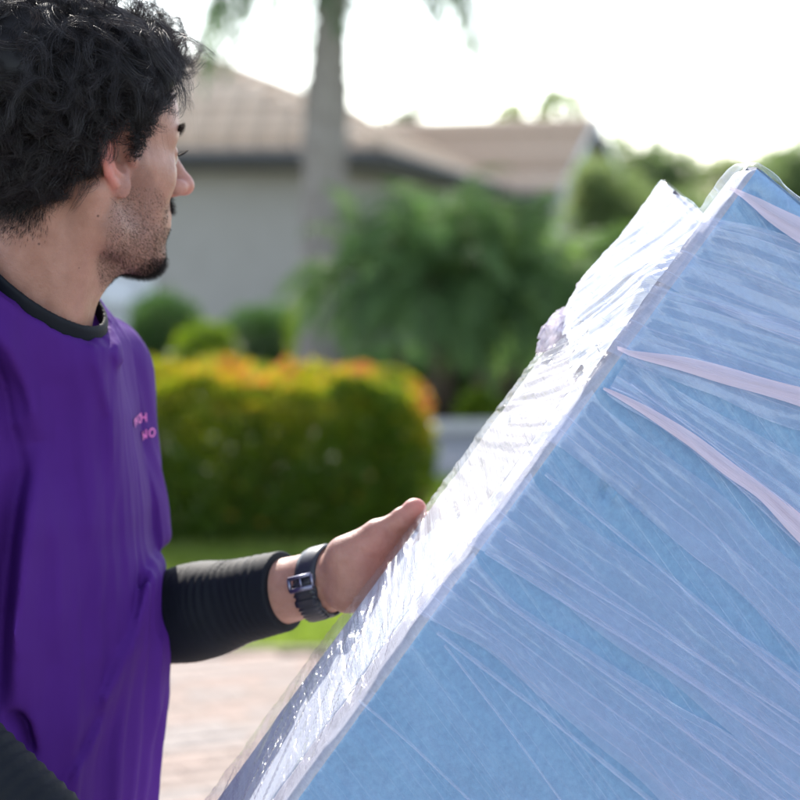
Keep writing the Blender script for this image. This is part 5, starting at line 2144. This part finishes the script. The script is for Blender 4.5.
# wing A: hip roof whose ridge runs away from us
E1 = aty(378, 151, 23.3)             # near right eave corner
zE = float(E1[2])
ax = unit(np.array([2.2, 14.9, 0])); ay = np.array([-ax[1], ax[0], 0])      # away, and to the left
halfw = 3.0
PK = np.array([E1[0], E1[1], 0]) + ax * 3.4 + ay * halfw
zR = 3.92
E0 = E1 + ay * 2 * halfw
E2 = E1 + ax * 17; E3 = E0 + ax * 17
R1_ = np.array([PK[0], PK[1], zR]); R2_ = R1_ + ax * 13.6
roof = empty('roof', (0, 0, 0)); roof.parent = house; roof.location = -np.array(house.location)
rb = MB()
rb.add([E0, E1, E2, E3, R1_, R2_], [(1, 2, 5, 4), (3, 0, 4, 5), (0, 3, 2, 1)], [(0, 1, 4), (2, 3, 5)])
M_UNDER = plain('roof_deck', (0.12, 0.09, 0.075), (0.15, 0.11, 0.09), 5, 0.9, 0.2)
rb.build('roof_deck', M_UNDER, roof)
roof_plane(E0, E1, R1_, R1_ + ay * 0.02, 15, roof)
roof_plane(E1, E2, R2_, R1_, 12, roof)
# ridge and hip caps
for a, b in ((E1, R1_), (E0, R1_), (R1_, R2_)):
    n = int(np.linalg.norm(b - a) / 0.38)
    for k in range(n):
        mb = MB()
        p, q = a + (b - a) * k / n, a + (b - a) * (k + 1.08) / n
        mb.tube([p + np.array([0, 0, 0.055]), q + np.array([0, 0, 0.035])], [0.085, 0.070], 8)
        mb.build('ridge_cap', M_TILE[k % 2], roof, False)


def fascia(a, b, name='fascia', h=0.20, out=None):
    a, b = np.asarray(a), np.asarray(b)
    d = unit(b - a)
    nrm = np.cross(d, np.array([0, 0, 1.0]))
    mb = MB(); mb.box((a + b) / 2 + np.array([0, 0, -h / 2 + 0.01]) + nrm * 0.012, (b - a) / 2, nrm * 0.012, np.array([0, 0, h / 2]))
    mb.build(name, M_FASCIA, roof)
    mb = MB(); mb.tube([a + nrm * 0.07 + np.array([0, 0, -0.03]), b + nrm * 0.07 + np.array([0, 0, -0.03])], 0.055, 8)
    mb.build('gutter', M_FASCIA, roof, True)


fascia(E0, E1); fascia(E1, E2)
ins = 0.45
w0 = E1 + ax * ins + ay * ins; w1 = E0 + ax * ins - ay * ins; w2 = E3 - ax * ins - ay * ins; w3 = E2 - ax * ins + ay * ins
sof = MB(); sof.add([E0 - (0, 0, .19), E1 - (0, 0, .19), E2 - (0, 0, .19), E3 - (0, 0, .19)], [(0, 3, 2, 1)])
sof.build('soffit', M_WALL, house)
prism('wall', [(v[0], v[1]) for v in (w1, w0, w3, w2)], 0.0, zE - 0.195, M_WALL, house)
# white garage door with panels on the front wall, its right edge beside the man's chin
dn_ = unit(w1 - w0)                                # leftwards along the front wall
fn = -ax


def on_front(d_left, z, out=0.0):
    return w0 + dn_ * d_left + fn * out + np.array([0, 0, z - w0[2]])


pe = aty(146, 300, 24.1)
dl = float(np.dot(pe[:2] - w0[:2], dn_[:2]))
gd = MB()
gd.box(on_front(dl + 1.25, 1.05, 0.03), dn_ * 1.22, fn * 0.02, (0, 0, 1.04))
gdo = gd.build('garage_door', M_TRIM, house)
for r_ in range(4):
    for c_ in range(4):
        mb = MB(); mb.box(on_front(dl + 0.36 + c_ * 0.59, 0.29 + r_ * 0.50, 0.060), dn_ * 0.25, fn * 0.010, (0, 0, 0.19))
        mb.build('door_panel', M_TRIM, gdo)
for d_, w_, z_, h_ in ((dl - 0.03, 0.07, 1.06, 1.10), (dl + 2.53, 0.07, 1.06, 1.10)):
    mb = MB(); mb.box(on_front(d_, z_ - 0.0, 0.05), dn_ * w_, fn * 0.05, (0, 0, h_)); mb.build('door_frame', M_TRIM, gdo)
mb = MB(); mb.box(on_front(dl + 1.25, 2.23, 0.05), dn_ * 1.35, fn * 0.05, (0, 0, 0.06)); mb.build('door_frame', M_TRIM, gdo)

# wing B: pale gabled wing further back
Cn = aty(545, 193, 38.0); zB = float(Cn[2])
g1 = unit(np.array([-0.9, 0.43, 0])); g2 = unit(np.array([0.43, 0.9, 0]))
WB, LB = 4.0, 9.0
A0_ = Cn; A1_ = Cn + g2 * WB; A2_ = A1_ + g1 * LB; A3_ = Cn + g1 * LB
zRB = 3.92
G0_ = Cn + g2 * WB / 2; G0_ = np.array([G0_[0], G0_[1], zRB]); G1_ = G0_ + g1 * LB
ov = -g1 * 0.3
rb = MB()
rb.add([A0_ + ov, A3_, G1_, G0_ + ov, A1_ + ov, A2_], [(0, 3, 2, 1), (3, 4, 5, 2)])
rb.build('roof_deck', M_UNDER, roof)
roof_plane(A3_, A0_ + ov, G0_ + ov, G1_, 14, roof)
roof_plane(A1_ + ov, A2_, G1_, G0_ + ov, 14, roof)
fascia(A3_, A0_ + ov)
i_ = 0.35
b0, b1 = Cn + g2 * i_, A1_ - g2 * i_
mb = MB()
zb = zB - 0.02
b2_, b3_ = b1 + g1 * (LB - .3), b0 + g1 * (LB - .3)
zg = zRB - 0.08
mid = (b0 + b1) / 2
mb.add([(b0[0], b0[1], 0), (b1[0], b1[1], 0), (b1[0], b1[1], zb), (mid[0], mid[1], zg), (b0[0], b0[1], zb), (b3_[0], b3_[1], 0), (b3_[0], b3_[1], zb), (b2_[0], b2_[1], 0), (b2_[0], b2_[1], zb)],
       [(0, 5, 6, 4), (1, 2, 8, 7), (0, 1, 2, 4)], [(4, 2, 3)])
mb.build('wall', M_CREAM, house)
for s0, s1 in ((A0_ + ov, G0_ + ov), (A1_ + ov, G0_ + ov)):
    mb = MB(); d = s1 - s0
    mb.box((s0 + s1) / 2 - np.array([0, 0, 0.07]) + ov * 0.05, d / 2, g1 * 0.012, np.array([0, 0, 0.085])); mb.build('barge_board', M_TRIM, roof)
# window in the long wall of the pale wing
wm = b0 + g1 * 1.6 - g2 * 0.02
fr = MB(); fr.box((wm[0], wm[1], 1.35), g1 * 0.62, g2 * 0.03, (0, 0, 0.55)); fo = fr.build('window', M_TRIM, house)
pn = MB()
for s in (-1, 1):
    pn.box((wm[0] + g1[0] * 0.3 * s - g2[0] * 0.035, wm[1] + g1[1] * 0.3 * s - g2[1] * 0.035, 1.35), g1 * 0.26, g2 * 0.004, (0, 0, 0.48))
pn.build('pane', plain('window_glass', (0.05, 0.06, 0.07), (0.06, 0.07, 0.08), 3, 0.08, 0), fo)

# ------------------------------------------------------------------ trees behind
def tree(label, x, y, h, rx, ry, n, mat, group=None, trunk_h=0.45, leaf=(0.12, 0.22), lobes=15, seed=0, tone=0.4):
    rng = np.random.default_rng(seed + 100)
    root = empty('tree', (x, y, 0))
    tag(root, label, 'tree', group or 'trees beyond the house at the right')
    mb = MB()
    zt = h * trunk_h
    mb.tube([(x, y, 0), (x + 0.1, y, zt * 0.5), (x, y, zt)], [0.05 * h * 0.5 + .05, 0.04 * h * .5 + .04, 0.03 * h * .5 + .03], 9)
    P_, Tn = [], []
    for k in range(lobes):
        a = rng.random() * 6.283; rr_ = rng.random() ** 0.6
        c = np.array([x + math.cos(a) * rr_ * rx * 0.75, y + math.sin(a) * rr_ * ry * 0.75, h * rng.uniform(0.42, 0.84) - rr_ * h * 0.08])
        s = rng.uniform(0.24, 0.42)
        mb.tube([(x, y, zt * 0.9), (np.array([x, y, zt]) + c) / 2 + np.array([0, 0, 0.06 * h]), c], [0.02 * h, 0.013 * h, 0.005 * h], 6)
        m = n // lobes
        u = rdirs(m, rng)
        q = u * (rng.random((m, 1)) ** 0.35) * (1 + 0.5 * fbm(u[:, 0] * 3 + k, u[:, 1] * 3, u[:, 2] * 3, 3))[:, None]
        P_.append(c + q * np.array([rx * s, ry * s, h * s * 0.48]))
        Tn.append(np.clip(tone + rng.normal(0, 0.10) + rng.normal(0, 0.12, m), 0, 1))
    P = np.concatenate(P_)
    P[:, 2] = np.maximum(P[:, 2], 0.1)
    D = rdirs(len(P), rng) + np.array([0, 0, 0.2]); D /= np.linalg.norm(D, axis=1, keepdims=True)
    L = leaf[0] + (leaf[1] - leaf[0]) * rng.random(len(P))
    leaf_object('crown', P, D, L, L * 0.55, np.concatenate(Tn), mat, root)
    mb.build('trunk', M_BARK, root, True)
    return root


def place(px, Y):
    return float(aty(px, 240, Y)[0])


tree('rounded tree with its top standing highest just right of the pale gable', place(655, 46), 46, 4.2, 1.5, 1.3, 9000, M_FARTREE, trunk_h=0.3, seed=1, tone=0.25)
tree('broad olive green tree behind the notch at the top of the slab', place(735, 50), 50, 4.0, 3.0, 1.8, 16000, M_FARTREE, trunk_h=0.25, seed=2, tone=0.55)
tree('dark tree at the right border above the slab corner', place(805, 44), 44, 3.95, 1.6, 1.5, 9000, M_FARTREE, trunk_h=0.25, seed=3, tone=0.25)
tree('mid green low tree below the gable beside the mop-headed shrub', place(612, 33), 33, 3.0, 1.2, 1.0, 9000, M_FARTREE, trunk_h=0.2, seed=4, tone=0.5, leaf=(0.08, 0.15))
tree('bright green low tree in front of the darker ones by the film knot', place(640, 28), 28, 1.75, 1.3, 1.0, 9000, M_GREEN, trunk_h=0.2, seed=5, tone=0.65, leaf=(0.07, 0.13))
tree('deep green low tree behind the white upper edge of the slab', place(700, 36), 36, 2.5, 1.7, 1.4, 9000, M_FARTREE, trunk_h=0.2, seed=6, tone=0.3, leaf=(0.1, 0.18))
for i, (px, Y, hz, n_, L, dr, mt, lab) in enumerate((
        (406, 47, 4.55, 16, 0.75, 0.9, M_GREEN, 'small green palm top peeping over the roof ridge right of the trunk'),
        (517, 50, 4.95, 16, 1.05, 1.8, M_LIME, 'leafy palm top over the ridge, second from the gable end'),
        (562, 50, 5.25, 14, 1.15, 2.1, M_LIME, 'drooping yellow green palm top above the end of the roof ridge'),
        (490, 52, 4.40, 12, 0.8, 1.5, M_LIME, 'low palm top barely over the ridge, left of the drooping ones'))):
    x = place(px, Y)
    root = empty('palm_tree', (x, Y, 0)); tag(root, lab, 'palm tree', 'small palms behind the roof ridge')
    rng = np.random.default_rng(40 + i)
    V, T, tn, ra = fronds(n_, (x, Y, hz - 0.45), L, rng, dr, nl=22, lw=0.06, ll=0.32, elev=(0.15, 1.4))
    o = link_mesh('crown', V, T, mt, root, False); face_attr(o, 'tone', tn)
    mb = MB(); mb.tube([(x, Y, 0), (x + .05, Y, hz / 2), (x, Y, hz - 0.42)], [0.14, 0.11, 0.10], 10); mb.build('trunk', M_BARK, root, True)
